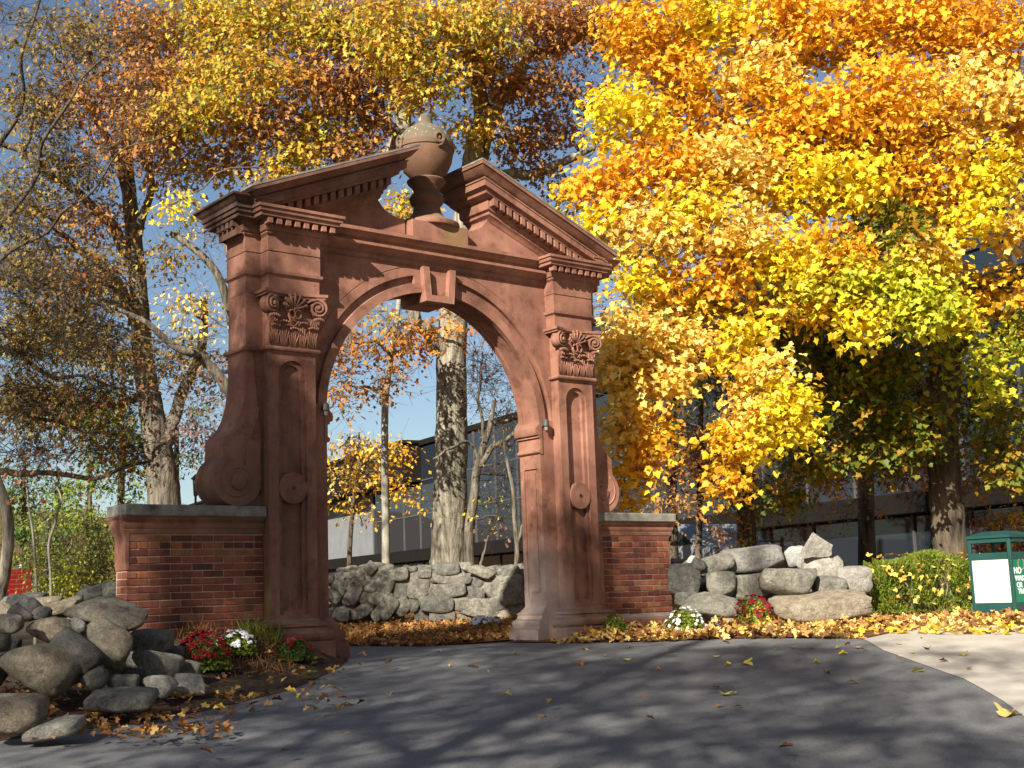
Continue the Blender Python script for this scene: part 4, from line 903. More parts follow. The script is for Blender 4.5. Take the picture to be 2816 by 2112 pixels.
for U, V, sz, p, sh, lab in [(*ZB(200, 560), .17, 'OR', OAK, 'large rust orange leaf lying on the asphalt at lower left'), (*ZA(1990, 1370), .22, 'P', MAPLE, 'large curled tan leaf on the asphalt beside the concrete path edge'),
                             (*ZA(750, 1620), .15, 'RD', OAK, 'dark red leaf at the very bottom of the road'), (*ZA(520, 1083), .17, 'Y', MAPLE, 'broad yellow leaf on the sunlit asphalt near the far edge'),
                             (*ZA(395, 1255), .15, 'Y', MAPLE, 'pale yellow leaf in the middle of the road'), (*ZA(1125, 1190), .12, 'Y', MAPLE, 'flat yellow leaf in the shade band right of the road centre'),
                             (*ZA(400, 960), .13, 'LD', OAK, 'dark curled leaf standing at the far edge of the asphalt'), (*ZA(1062, 1028), .12, 'Y', MAPLE, 'bright yellow leaf near where asphalt meets concrete'),
                             (*ZA(1735, 1033), .14, 'Y', MAPLE, 'yellow leaf in the middle of the concrete path'), (*ZA(1480, 1123), .16, 'Y', MAPLE, 'long yellow leaf straddling the edge of asphalt and concrete'), (*ZA(1085, 970), .12, 'RD', OAK, 'reddish brown leaf curled up near the leaf bed'),
                             (*ZA(370, 1320), .12, 'LD', OAK, 'brown leaf lying in the shade right of centre'), (*ZB(1360, 235), .17, 'LD', OAK, 'long dark leaf lying before the arch opening'), (*ZB(965, 248), .14, 'LD', OAK, 'brown leaf lying before the left pier'),
                             (*ZB(2075, 203), .16, 'Y', MAPLE, 'bright yellow leaf on the road in front of the right brick wall'), (*ZB(1870, 220), .13, 'OR', MAPLE, 'orange leaf on the road in front of the right pier'), (*ZB(845, 213), .11, 'LI', MAPLE, 'tan leaf on the road beside the flower bed corner'),
                             (*ZB(590, 300), .22, 'P', MAPLE, 'large pale yellow leaf on the soil where bed meets road'), (*ZB(625, 240), .16, 'Y', MAPLE, 'golden leaf on soil below the red flowering plant'), (*ZB(5, 400), .22, 'OR', MAPLE, 'large bright orange leaf on soil right of the boulders'),
                             (*ZB(1730, 440), .13, 'LD', OAK, 'thin dark leaf in the shaded road before the right pier'), (*ZB(110, 680), .14, 'LD', OAK, 'dark brown leaf at the bottom left of the road'), (*ZA(1780, 905), .17, 'OB', MAPLE, 'crumpled orange leaf on the path in front of the bin')]:
    fallen(U, V, sz, p, lab, None, sh)

# ------------------------------------------------------------------ flowers, grass, hedge
PET = MB(); n = 10
PET.add([(0, 0, .35)]+[(math.cos(2*math.pi*i/n)*(1 if i % 2 else .72), math.sin(2*math.pi*i/n)*(1 if i % 2 else .72), 0) for i in range(n)]+[(.45*math.cos(2*math.pi*i/6), .45*math.sin(2*math.pi*i/6), .42) for i in range(6)]+[(0, 0, .3)],
        [(0, 1+i, 1+(i+1) % n) for i in range(n)]+[(11+i, 11+(i+1) % 6, 17) for i in range(6)])
def bloom_mesh(m): me = PET.mesh('blossom'); me.materials.append(m); return me
M_PW = plain('white_petal', (.82, .82, .84), .6, .08, 30, .2, 0); M_PR = plain('dark_red_petal', (.20, .005, .012), .6, .4, 30, .2, 0); M_PL = plain('lilac_white_petal', (.55, .53, .62), .6, .15, 30, .2, 0)
def mum(U, V, s, wpx, hpx, m, label, nb, size=.03, leaves=1600, up=.35, side=None, fpal='HG', litter=0):
    c = at(U, V, s); z = hgt(c[0], c[1]) if c[0] < -1.3 else float(gnd(c[0], c[1])); rw = wpx*s/FPX/2; rh = max(.1, c[2]-z+hpx*s/FPX/2)
    root = empty('flowering_plant', (c[0], c[1], z), label=label, cat='plant', group='autumn chrysanthemums around the gateway')
    d = rng.normal(size=(leaves, 3)); d[:, 2] = abs(d[:, 2]); d /= np.linalg.norm(d, axis=1, keepdims=True); k = rng.random((leaves, 1))**.35
    P = np.array([c[0], c[1], z])+d*k*np.array([rw, rw, rh])*.95
    link('foliage', leaves_mesh('foliage', P, d+rng.normal(size=d.shape)*.6, .035*rng.uniform(.7, 1.3, leaves), tint(fpal, leaves), OVAL), M_GREEN, root, kind='stuff')
    bmn = bloom_mesh(m); k = 0
    while k < nb:
        d = rng.normal(size=3); d[2] = abs(d[2])+.15; d /= np.linalg.norm(d)
        if d[2] < up and not (side and random.random() < side): continue
        if d@(-FX) < -.45: continue
        o = link('blossom', bmn, None, root); o.location = Vector((c[0], c[1], z))+Vector(d*np.array([rw, rw, rh]))*random.uniform(.96, 1.04)
        o.rotation_mode = 'QUATERNION'; o.rotation_quaternion = Vector(d+rng.normal(size=3)*.25).to_track_quat('Z', 'Y'); f_ = size*random.uniform(.75, 1.2); o.scale = (f_, f_, f_); k += 1
    return root
mum(562, 1786, 11.5, 165, 95, M_PR, 'dark red chrysanthemum mound in front of the left brick wall', 130, .026)
mum(650, 1765, 11.9, 120, 62, M_PW, 'white chrysanthemum half hidden behind the dark red one', 46, .026)
mum(812, 1795, 12.15, 105, 88, M_PR, 'leafy plant with few red blooms at the foot of the left pier', 26, .022, fpal='GR')
mum(1320, 1715, 17.6, 66, 40, M_PW, 'bright white chrysanthemum in the leaves behind the arch', 36, .034)
mum(1360, 1716, 17.9, 55, 38, M_PL, 'shaded lilac white chrysanthemum beside the bright white one', 30, .032)
mum(1882, 1702, 15.3, 120, 60, M_PW, 'white chrysanthemum at the corner of the right brick wall', 44, .028, up=.25, side=.5)
mum(2072, 1678, 15.6, 130, 80, M_PR, 'red chrysanthemum in front of the fieldstone stack', 50, .03, leaves=2600, fpal='LG')
mum(1690, 1712, 14.9, 80, 55, M_PR, 'low leafy plant with hardly a bloom at the foot of the right brick wall', 4, .02, leaves=1500, fpal='HG')
def blades(name, label, n, fn, h, pal, lean=.5):
    P = np.array([fn() for _ in range(n)]); a = np.array([0, 0, 1.])+rng.normal(size=(n, 3))*lean
    o = link(name, leaves_mesh(name, P+a*h*.35, rng.normal(size=(n, 3)), h*rng.uniform(.5, 1.2, n), tint(pal, n), NEEDLE, axis=a*4), M_GREEN, None, kind='stuff'); o['label'] = label
def gpatch(U0, U1, V0, V1, lo=0):
    def f():
        p = on_ground(random.uniform(U0, U1), random.uniform(V0, V1)); p[2] = hgt(p[0], p[1]); return p
    return f
blades('grass_tuft', 'green grass growing beside the plinth of the left pier', 900, gpatch(655, 770, 1805, 1850), .16, 'HG', .4)
blades('dry_grass', 'dry thin grass on the dark soil of the flower bed', 1500, gpatch(480, 800, 1822, 1880), .10, 'LD', .9)

hedge = empty('clipped_hedge', tuple(at(2520, 1690, 16.8)), label='clipped green hedge dusted with yellow leaves left of the bin', cat='hedge')
def hedge_pts(n, surf=.5):
    u = rng.random(n); U = 2375+350*u; s = 16.6+rng.uniform(-.15, .95, n); top = 1528+14*np.sin(u*9)+18*(u < .07); V = top+(1690-top)*rng.random(n)**1.15
    d = (U-1408)[:, None]/FPX*RX+(1056-V)[:, None]/FPX*UX+FX; P = CAM+s[:, None]*d; P[:, 2] = np.maximum(P[:, 2], -.1+.0*U); return P
P = hedge_pts(42000); k = sum(np.sin(P@rng.normal(size=3)*9+i) for i in range(5)); P = P[k > -1.3]; m = len(P)
link('foliage', leaves_mesh('foliage', P, rng.normal(size=(m, 3)), .045*rng.uniform(.6, 1.3, m), tint('HG', m), NEEDLE*np.array([3.2, 1]), axis=np.array([-.2, -.3, .7])), M_GREEN, hedge, kind='stuff')
w = Wood()
for k in range(16):
    U = 2400+20*k; b0 = at(U, 1698, 16.9); b0[2] = float(gnd(b0[0], b0[1])); b1 = at(U+random.uniform(-40, 40), 1600, 16.6); w.tube(curve([b0, (b0+b1)/2+rng.normal(size=3)*.05, b1], 8, .01), np.linspace(.02, .008, 8), 6)
w.build('stems', M_BARKP, hedge, kind='stuff')
lm = leaves_mesh('fallen_leaf', np.zeros((1, 3)), np.array([[0, 0, 1.]]), np.array([.075]), tint('P', 1), MAPLE, curl=.3); lm2 = leaves_mesh('fallen_leaf', np.zeros((1, 3)), np.array([[0, 0, 1.]]), np.array([.07]), tint('P', 1), MAPLE, curl=.3)
for k in range(130):
    U = 2385+335*random.random(); V = 1524+150*random.random()**2; o = link('fallen_leaf', random.choice((lm, lm2)), M_LITTER, hedge); o.location = Vector(at(U, V, 16.42 if V > 1550 else random.uniform(16.5, 17.1)))
    o.rotation_euler = (random.uniform(-.8, .8)+(1. if V > 1560 else 0), random.uniform(-.6, .6), random.uniform(0, 6)); f_ = random.uniform(.6, 1.1); o.scale = (f_, f_, f_)

# ------------------------------------------------------------------ bin, sign, lamps
def bin_():
    s0 = 15.75; base = at(2740, 1712, s0); gz_ = float(gnd(base[0], base[1]))
    o = empty('recycling_bin', (base[0], base[1], gz_), label='square dark green recycling bin with cream side panel at the right edge', cat='bin')
    # near corner of the bin at px 2785; left face runs back-left
    c = at(2796, 1706, 15.5); c[2] = gz_; l = at(2676, 1690, 15.95); l[2] = gz_
    ex = Vector(l-c); ex.z = 0; wd = ex.length; ex.normalize(); ey = Vector((-ex.y, ex.x, 0))
    if ey.dot(Vector(FX)) < 0: ey = -ey
    Wd = wd; H = .975; o3 = Vector(c)
    def T(b): b.v = [tuple(o3+ex*x+ey*y+Vector((0, 0, z))) for x, y, z in b.v]; return b
    fl = .06                                                 # slight flare to the top
    def post(x, y): return T(MB().box(x-.022, x+.022, y-.022, y+.022, .07, H))
    for x in (.022, Wd-.022):
        for y in (.022, Wd-.022): post(x, y).build('post', M_BIN, o, bevel=.006)
    for side in range(4):
        for nm, z0, z1, m in (('bottom_rail', .07, .20, M_BIN), ('side_panel', .20, .715, None), ('middle_rail', .715, .80, M_BIN), ('top_rail', H-.055, H, M_BIN)):
            m2 = m or (M_POSTER if side == 0 else M_BINP); d0 = .006 if m is None else .0
            b = MB().box(.045, Wd-.045, d0, d0+.02, z0+.001, z1-.001)
            if side == 1: b.v = [(y, x, z) for x, y, z in b.v]
            if side == 2: b.v = [(x, Wd-y, z) for x, y, z in b.v]
            if side == 3: b.v = [(Wd-y, x, z) for x, y, z in b.v]
            T(b).build(nm, m2, o)
    T(MB().add([(-.02, -.02, H), (Wd+.02, -.02, H), (Wd+.02, Wd+.02, H), (-.02, Wd+.02, H), (-.02, -.02, H+.03), (Wd+.02, -.02, H+.03), (Wd+.02, Wd+.02, H+.03), (-.02, Wd+.02, H+.03), (.14, .14, H+.085), (Wd-.14, .14, H+.085), (Wd-.14, Wd-.14, H+.085), (.14, Wd-.14, H+.085)],
            [(0, 1, 2, 3), (0, 1, 5, 4), (1, 2, 6, 5), (2, 3, 7, 6), (3, 0, 4, 7), (4, 5, 9, 8), (5, 6, 10, 9), (6, 7, 11, 10), (7, 4, 8, 11), (8, 9, 10, 11)])).build('lid', M_BIN, o)
    T(MB().box(.04, Wd-.04, .04, Wd-.04, .1, .78)).build('liner', M_BLACK, o)
    for x in (.09, Wd-.09):
        for y in (.06, Wd-.06): T(MB().box(x-.04, x+.04, y-.03, y+.03, -.02, .07)).build('foot', M_BIN, o)
    # lettering on the right-hand face (x = 0 plane, running away from the corner)
    for txt, z, y, sz in (('NO', .54, .045, .105), ('WASTE', .455, .06, .085), ('OR', .375, .085, .085), ('TRASH', .30, .10, .085)):
        cu = bpy.data.curves.new('lettering', 'FONT'); cu.body = txt; cu.size = sz; cu.extrude = .001; cu.offset = .003
        tmp = bpy.data.objects.new('lettering', cu); COL.objects.link(tmp); bpy.context.view_layer.update(); me = bpy.data.meshes.new_from_object(tmp.evaluated_get(bpy.context.evaluated_depsgraph_get())); bpy.data.objects.remove(tmp); me.materials.clear(); me.materials.append(M_WORD); t_ = bpy.data.objects.new('lettering', me); COL.objects.link(t_)
        R_ = Matrix((ey, Vector((0, 0, 1)), -ex)).transposed().to_4x4(); p = o3+ey*y+Vector((0, 0, z-sz*.0))-ex*.003+ex*.0045
        p = o3+ex*.003+ey*y+Vector((0, 0, z)); t_.matrix_world = Matrix.Translation(p) @ R_
        mwm = t_.matrix_world.copy(); t_.parent = o; t_.matrix_parent_inverse = Matrix.Translation(-o.location); t_.matrix_basis = mwm
    b = MB(); n = 28; cy, czz = .22, .655
    for r0, r1 in ((.075, .062),):
        b.add([(.003, cy+r*math.cos(2*math.pi*i/n), czz+r*math.sin(2*math.pi*i/n)) for r in (r0, r1) for i in range(n)], [(i, (i+1) % n, n+(i+1) % n, n+i) for i in range(n)])
    T(b).build('emblem', plain('orange_print', (.55, .25, .12), .5, .1), o)
bin_()
def sign():
    s = 21.; p = at(55, 1645, s); z0 = float(gnd(p[0], p[1])); o = empty('notice_board', (p[0], p[1], z0), label='red notice board with black arched top behind the boulders', cat='sign')
    rx = Vector((RX[0], RX[1], 0)).normalized(); fx = Vector((FX[0], FX[1], 0)).normalized(); k = s/FPX; w_ = 33*k; zt = at(55, 1564, s)[2]; zb = at(55, 1645, s)[2]-.12; c = Vector((p[0], p[1], 0))
    def T(b): b.v = [tuple(c+rx*x+fx*y+Vector((0, 0, z))) for x, y, z in b.v]; return b
    T(MB().box(-w_, w_, -.02, .02, zb, zt)).build('board', M_RED, o, bevel=.004)
    for q in range(5):
        z = zt-.09-q*.075; T(MB().box(-w_*.8, w_*(.75 if q % 2 else .6), -.026, -.0215, z-.012, z+.004)).build('text_line', plain('faint_red_lettering', (.10, .01, .01), .6), o)
    T(MB().poly([(math.cos(a)*.10, zt+.002+math.sin(a)*.085) for a in [math.pi*i/12 for i in range(13)]], [], -.022, .022)).build('arched_top', M_BLACK, o)
    T(MB().poly([(math.cos(a)*.028, zt+.045+math.sin(a)*.026) for a in [2*math.pi*i/12 for i in range(12)]], [], -.026, -.0225)).build('crest', M_POSTER, o)
    for x in (-w_-.03, w_+.03): T(MB().box(x-.02, x+.02, -.02, .02, z0-.1, zt+.06)).build('post', M_BLACK, o)
sign()
def lamp(U, V, s, w, label, tall):
    k = s/FPX; p = at(U, V, s); g = float(gnd(p[0], p[1])); o = empty('lamp_post', (p[0], p[1], g), label=label, cat='lamp post', group='lantern posts behind the gateway')
    r = w*k/2; h = tall*k; c = (p[0], p[1], 0); z = p[2]
    MB().lathe([(r*.25, z-h*.5), (r*.3, g+.0), (r*.45, g-.1)][::-1], c, 10).build('post', M_BLACK, o)
    MB().lathe([(r*.3, z-h*.5), (r*.45, z-h*.45), (r*.62, z+h*.25), (r*.55, z+h*.26)], c, 14).build('lantern_glass', M_LAMP, o)
    MB().lathe([(r*.7, z+h*.26), (r, z+h*.30), (r*.95, z+h*.34), (r*.4, z+h*.45), (r*.1, z+h*.52)], c, 14).build('lantern_cap', M_BLACK, o)
lamp(131, 1438, 24, 34, 'black lantern post standing in front of the evergreens at far left', 34)
lamp(538, 1335, 17, 26, 'lantern post head rising behind the left brick wall beside the stone scroll', 60)

# ------------------------------------------------------------------ glass building
A0 = Vector(at(910, 1534, 72)); A1 = Vector(at(2816, 1333, 31)); A0.z = 0; A1.z = 0; FD = (A1-A0).normalized(); FN = Vector((FD.y, -FD.x, 0))
if FN.dot(Vector((CAM[0], CAM[1], 0))-A0) < 0: FN = -FN
LZ = 2.55; FL = (A1-A0).length
bld = empty('glass_building', (A1.x, A1.y, 1.), label='long mirror glazed office building with a dark horizontal ledge behind the trees', cat='building')
def B(b): b.v = [tuple(A0+FD*x+FN*y+Vector((0, 0, z))) for x, y, z in b.v]; return b
def facade_x(U):                                             # where a picture column meets the facade
    d = ray(U, 1500); dd = Vector((d[0], d[1], 0)); C2 = Vector((CAM[0], CAM[1], 0)); n_ = FN; t = (A0-C2).dot(n_)/dd.dot(n_); return (C2+dd*t-A0).dot(FD)
xw = facade_x(1030); XE = FL+14
B(MB().box(-30, XE, .0, .55, LZ-.55, LZ)).build('ledge', M_LEDGE, bld, bevel=.02)
B(MB().box(-30, XE, -8, -.25, -1, LZ+.01)).build('ground_floor_core', M_BLACK, bld)
B(MB().box(xw, XE, -8, -.12, LZ, LZ+4.9)).build('upper_core', M_BLACK, bld)
PW = 1.95
pane = MB().box(.03, PW-.03, -.02, .0, 0, 1); pm = {}
def put_pane(x, z0, z1, y, m=M_GLASS):
    key = round(z1-z0, 2)
    if key not in pm:
        b = MB().box(.03, PW-.03, -.02, .0, .03, z1-z0-.03); b.v = [tuple(FD*x_+FN*y_+Vector((0, 0, z_))) for x_, y_, z_ in b.v]; pm[key] = b.mesh('glass_pane')
    o = link('glass_pane', pm[key], m, bld); o.location = A0+FD*x+FN*y+Vector((0, 0, z0)); o.rotation_euler.z = random.uniform(-.006, .006)
x = xw; MU = MB()
while x < XE-PW:
    for z0, z1 in ((LZ+.02, LZ+1.65), (LZ+1.65, LZ+3.25), (LZ+3.25, LZ+4.85)): put_pane(x, z0, z1, .0)
    put_pane(x, .55, LZ-.4, -.1, M_GLASSD); MU.box(x-.035, x+.035, -.12, .06, LZ, LZ+4.9); MU.box(x-.03, x+.03, -.25, -.04, .3, LZ-.38); x += PW
for z in (LZ+1.65, LZ+3.25): MU.box(xw, XE, -.11, .035, z-.03, z+.03)
B(MU).build('mullions', M_MULL, bld)
B(MB().box(xw, XE, -8, .12, LZ+4.9, LZ+5.15)).build('parapet', M_LEDGE, bld)
# lower left part : concrete panels under a dark overhang
B(MB().box(-30, xw-.05, -8, -.35, LZ, LZ+3.2)).build('concrete_wall', M_CONC, bld); B(MB().box(xw-.12, xw, -.4, .1, LZ, LZ+3.2)).build('corner_post', M_CONC, bld)
B(MB().box(-30, xw+6.0, -8, .9, LZ+3.2, LZ+5.0)).build('overhanging_storey', M_LEDGE, bld); B(MB().box(-30, xw+6.1, -8, 1.0, LZ+5.0, LZ+5.15)).build('roof_edge', M_LEDGE, bld)
tw_ = empty('office_block', tuple(Vector(at(1700, 1500, 70))), label='taller mirror glazed block showing through gaps in the yellow maple', cat='building')
bo = Vector(at(1612, 900, 62)); ztop = bo.z; bo.z = 0
def B2(b): b.v = [tuple(bo+FD*x+FN*y+Vector((0, 0, z))) for x, y, z in b.v]; return b
B2(MB().box(0, 30, -12, -.1, 1, ztop)).build('core', M_BLACK, tw_)
g2 = MB().box(.05, 2.45, -.03, 0, .05, 2.15); g2.v = [tuple(FD*x_+FN*y_+Vector((0, 0, z_))) for x_, y_, z_ in g2.v]; gm = g2.mesh('glass_pane')
for i in range(12):
    for j in range(6): o = link('glass_pane', gm, M_GLASS, tw_); o.location = bo+FD*(i*2.5)+Vector((0, 0, ztop-2.2*(j+1))); o.rotation_euler.z = random.uniform(-.01, .01)
B2(MB().box(-.1, 30, -12.1, .15, ztop, ztop+.35)).build('parapet', M_CONC, tw_)
g3 = MB()
for i in range(13): g3.box(i*2.5-.05, i*2.5+.05, -.05, .08, 1, ztop)
B2(g3).build('mullions', M_MULL, tw_)
# pale solid car added in place of a reflection in the ground-floor glass
def car():
    s = 27.; p = at(1900, 1560, s); g = float(gnd(p[0], p[1])); o = empty('reflection_car', (p[0], p[1], g), label='pale grey parked car glimpsed between brick wall and stone stack', cat='car')
    rx = FD; fx = FN; c = Vector((p[0], p[1], g+.0)); M_CAR = plain('pale_car_paint', (.22, .24, .27), .3, .03, 2, .6, 0)
    def T(b): b.v = [tuple(c+rx*x+fx*y+Vector((0, 0, z))) for x, y, z in b.v]; return b
    side = [(-2.1, .35), (-2.15, .75), (-1.95, .92), (-1.15, 1.0), (-.55, 1.42), (.75, 1.45), (1.45, 1.02), (2.05, .92), (2.15, .6), (2.1, .35)]
    T(MB().poly(side, [], -.85, .85)).build('body', M_CAR, o, bevel=.04)
    T(MB().poly([(-1.05, 1.0), (-.5, 1.36), (.1, 1.38), (.1, 1.0)], [], -.862, .862)).build('window', M_GLASS, o); T(MB().poly([(.18, 1.0), (.18, 1.38), (.7, 1.38), (1.3, 1.03)], [], -.862, .862)).build('window', M_GLASS, o)
    for x in (-1.35, 1.35):
        for y in (-.8, .8):
            b = MB(); n = 20; b.grid([[(x+r*math.cos(2*math.pi*i/n), y+q, .32+r*math.sin(2*math.pi*i/n)) for i in range(n)] for r, q in ((.18, -.1), (.32, -.09), (.32, .09), (.18, .1))], closed=True, caps=True); T(b).build('wheel', M_BLACK, o)
car()

# ------------------------------------------------------------------ trees
# yellow maple filling the right half
MB_ = [(1770, 90, 17, 140, 130, .9, 'O'), (1940, 60, 17.5, 170, 120, 1., 'Y'), (2180, 70, 17.5, 190, 130, 1., 'O'), (2430, 60, 17.5, 200, 140, 1.1, 'O'), (2690, 70, 17, 190, 140, 1., 'O'),
 (1725, 330, 16.6, 120, 110, .8, 'Y'), (1870, 250, 17, 110, 110, .8, 'O'), (2080, 210, 17, 110, 110, .8, 'P'), (2230, 330, 16.5, 150, 130, .9, 'O'), (2420, 290, 16.5, 180, 140, 1., 'O'), (2640, 270, 16.6, 170, 140, 1., 'P'), (2800, 330, 17, 100, 150, .9, 'O'),
 (1590, 505, 16.6, 75, 32, .5, 'O', 1.2), (1680, 520, 16.3, 110, 75, .6, 'O'), (1830, 450, 16.3, 150, 110, .8, 'O'), (2010, 470, 16.2, 150, 120, .8, 'P'), (2180, 500, 16.4, 120, 110, .8, 'Y'),
 (1660, 620, 16, 85, 60, .5, 'Y'), (1800, 620, 15.8, 140, 100, .7, 'P'), (2010, 640, 15.7, 140, 90, .7, 'P'), (2330, 500, 16.2, 150, 110, .8, 'Y'), (2520, 480, 16.4, 140, 110, .9, 'O'), (2720, 470, 16.3, 120, 80, .8, 'Y'),
 (2140, 720, 15.6, 130, 80, .6, 'Y'), (1900, 560, 15.6, 120, 60, .5, 'Y'), (2000, 760, 15.6, 90, 70, .5, 'O'), (2290, 690, 15.8, 130, 90, .7, 'O'), (2450, 620, 16, 120, 80, .8, 'D'), (2560, 700, 16.2, 90, 100, .7, 'Y'), (2690, 590, 16, 80, 60, .5, 'Y'), (2800, 620, 16.2, 60, 80, .6, 'P'),
 (2200, 800, 15.5, 90, 60, .5, 'G', .8), (2330, 760, 15.5, 80, 60, .5, 'G', 1.), (2480, 790, 15.5, 90, 100, .5, 'G', 1.4), (2560, 850, 15.3, 100, 60, .5, 'G', 1.2), (2640, 860, 15.3, 50, 40, .4, 'Y'), (2370, 880, 15.4, 60, 65, .4, 'Y', 1.2), (2500, 690, 15.8, 90, 70, .5, 'P'), (2240, 830, 15.8, 100, 70, .6, 'O'),
 (1750, 760, 15.8, 65, 75, .5, 'Y', 1.1), (1830, 800, 16, 60, 60, .5, 'O'), (1930, 830, 16.3, 60, 60, .5, 'G', .8), (1740, 920, 15.4, 110, 75, .6, 'P', 1.2), (1710, 1020, 15.2, 85, 80, .5, 'P', 1.2), (1840, 1030, 15.3, 110, 80, .6, 'P'), (1900, 930, 15.6, 90, 60, .5, 'P'),
 (1720, 1150, 15.2, 75, 80, .5, 'P', 1.1), (1790, 1200, 15.2, 70, 60, .4, 'O', 1.1), (1745, 1290, 15.1, 55, 50, .35, 'O', 1.1), (1735, 1365, 15.1, 32, 42, .3, 'O', 1.2),
 (2040, 930, 15.4, 75, 80, .4, 'Y', 1.1), (2090, 1010, 15.2, 80, 60, .4, 'P', 1.1), (2160, 1110, 15.1, 95, 75, .5, 'Y', 1.2), (2070, 1110, 15.2, 70, 70, .4, 'P'), (2070, 1200, 15.1, 80, 50, .4, 'Y', 1.2), (2170, 1200, 15.1, 70, 45, .4, 'Y', 1.1), (1990, 1210, 15.1, 60, 50, .3, 'O', 1.2), (2010, 1300, 15.1, 60, 38, .3, 'O', 1.2), (2030, 1350, 15.1, 28, 28, .3, 'O'),
 (2000, 880, 18.6, 150, 100, .8, 'O', .7), (2190, 930, 19, 150, 110, .9, 'D', .7), (2340, 1040, 19, 150, 130, .9, 'D', .75), (2460, 1180, 19.3, 150, 120, .9, 'D', .75), (2250, 1250, 19.3, 120, 100, .8, 'D', .6), (2480, 960, 18.8, 100, 90, .8, 'D', .7),
 (2720, 980, 18.8, 110, 140, .9, 'G', .55), (2760, 1200, 19.2, 90, 130, .8, 'D', .6), (2720, 780, 18.5, 110, 90, .9, 'O', .6), (2790, 900, 18.6, 60, 90, .8, 'D', .6), (2300, 820, 18.6, 140, 80, .8, 'G', .6), (2420, 420, 19, 250, 200, 1.2, 'O', .5), (2050, 350, 19, 250, 200, 1.2, 'O', .4), (2150, 1340, 19.3, 80, 50, .5, 'D', .5)]
MB_ = [(b[0], b[1], b[2]+2.3 if b[2] < 17.9 else b[2]+.5)+tuple(b[3:]) for b in MB_]
make_tree('maple_tree', 'large yellow and orange maple filling the right of the view', [[(2612, 1620, 20.4, 105), (2610, 1500, 20.4, 92), (2600, 1350, 20.4, 88), (2590, 1200, 20.4, 86), (2595, 1050, 20.4, 90), (2600, 950, 20.4, 95)],
   [(2600, 1000, 20.4, 80), (2575, 880, 20.3, 70), (2540, 760, 20.1, 52), (2470, 600, 19.8, 36), (2400, 380, 19.6, 26), (2380, 100, 20.2, 18)], [(2600, 980, 20.4, 80), (2680, 850, 20.2, 66), (2760, 790, 20.0, 54), (2830, 730, 19.8, 46), (2900, 560, 19.8, 34)],
   [(2580, 1110, 20.4, 46), (2500, 1060, 20.1, 36), (2390, 1030, 19.8, 28), (2230, 1005, 20.2, 22), (2060, 960, 19.6, 16), (1850, 1010, 18.6, 10)], [(2540, 760, 20.1, 40), (2640, 560, 20.0, 30), (2680, 300, 19.8, 24), (2700, 60, 19.6, 16)],
   [(2470, 600, 19.8, 28), (2280, 500, 20.0, 20), (2020, 400, 19.6, 14), (1780, 330, 19.4, 9)]],
   MB_, wood=M_BARKD, leaf=.094, shape=MAPLEC, clus=.25, per=20, lai=4.2, twigs=1, pieces=300)

G_OAK = 'tall oaks behind the gateway'
make_tree('oak_tree', 'huge oak trunk with ridged bark standing in the middle of the arch', [[(1235, 1590, 21.5, 110), (1235, 1500, 21.5, 100), (1238, 1350, 21.5, 95), (1242, 1150, 21.5, 86), (1243, 950, 21.5, 82), (1262, 750, 21.5, 78), (1290, 560, 21.6, 74), (1312, 420, 21.7, 71), (1330, 340, 21.8, 63)],
   [(1330, 360, 21.8, 52), (1322, 250, 21.9, 44), (1325, 120, 22, 32), (1300, -60, 22.2, 24)], [(1335, 350, 21.8, 46), (1395, 250, 22, 38), (1470, 150, 22.2, 30), (1600, 110, 22.4, 26), (1720, 60, 22.4, 18)], [(1240, 1000, 21.5, 50), (1180, 920, 21.2, 42), (1140, 860, 21, 36), (1080, 720, 20.8, 22)],
   [(1320, 500, 21.7, 34), (1420, 480, 22, 30), (1520, 455, 22.2, 26), (1640, 410, 22.4, 18)]],
   [(1100, 80, 20.5, 150, 110, 1., 'YG'), (1300, 60, 21, 140, 110, 1., 'YG'), (1500, 60, 22, 140, 90, 1., 'OB', .9), (1620, 70, 22.5, 120, 80, 1., 'OB', .8), (1180, 210, 20.5, 120, 90, .8, 'YG', .9), (1350, 180, 21.5, 110, 90, .8, 'OB', .7), (1480, 230, 22, 120, 60, .8, 'OB', .8), (1600, 250, 22.5, 90, 90, .7, 'OB', .4),
    (1290, 350, 21, 80, 50, .5, 'YG', .7), (1400, 380, 22, 100, 50, .6, 'OB', .8), (1520, 350, 22.5, 90, 50, .6, 'OB', .8), (1460, 470, 22.5, 110, 40, .6, 'BR', .4), (1560, 520, 22.5, 60, 60, .6, 'BR', .35), (1650, 800, 22.5, 40, 70, .5, 'BR', .3), (1250, 900, 20.5, 60, 30, .4, 'OR', .5), (1370, 930, 21.5, 35, 40, .4, 'PU', .5), (1120, 930, 20.5, 70, 50, .5, 'OR', .7)],
   G_OAK, leaf=.115, lai=7.4, clus=.33, per=26, twigs=2)
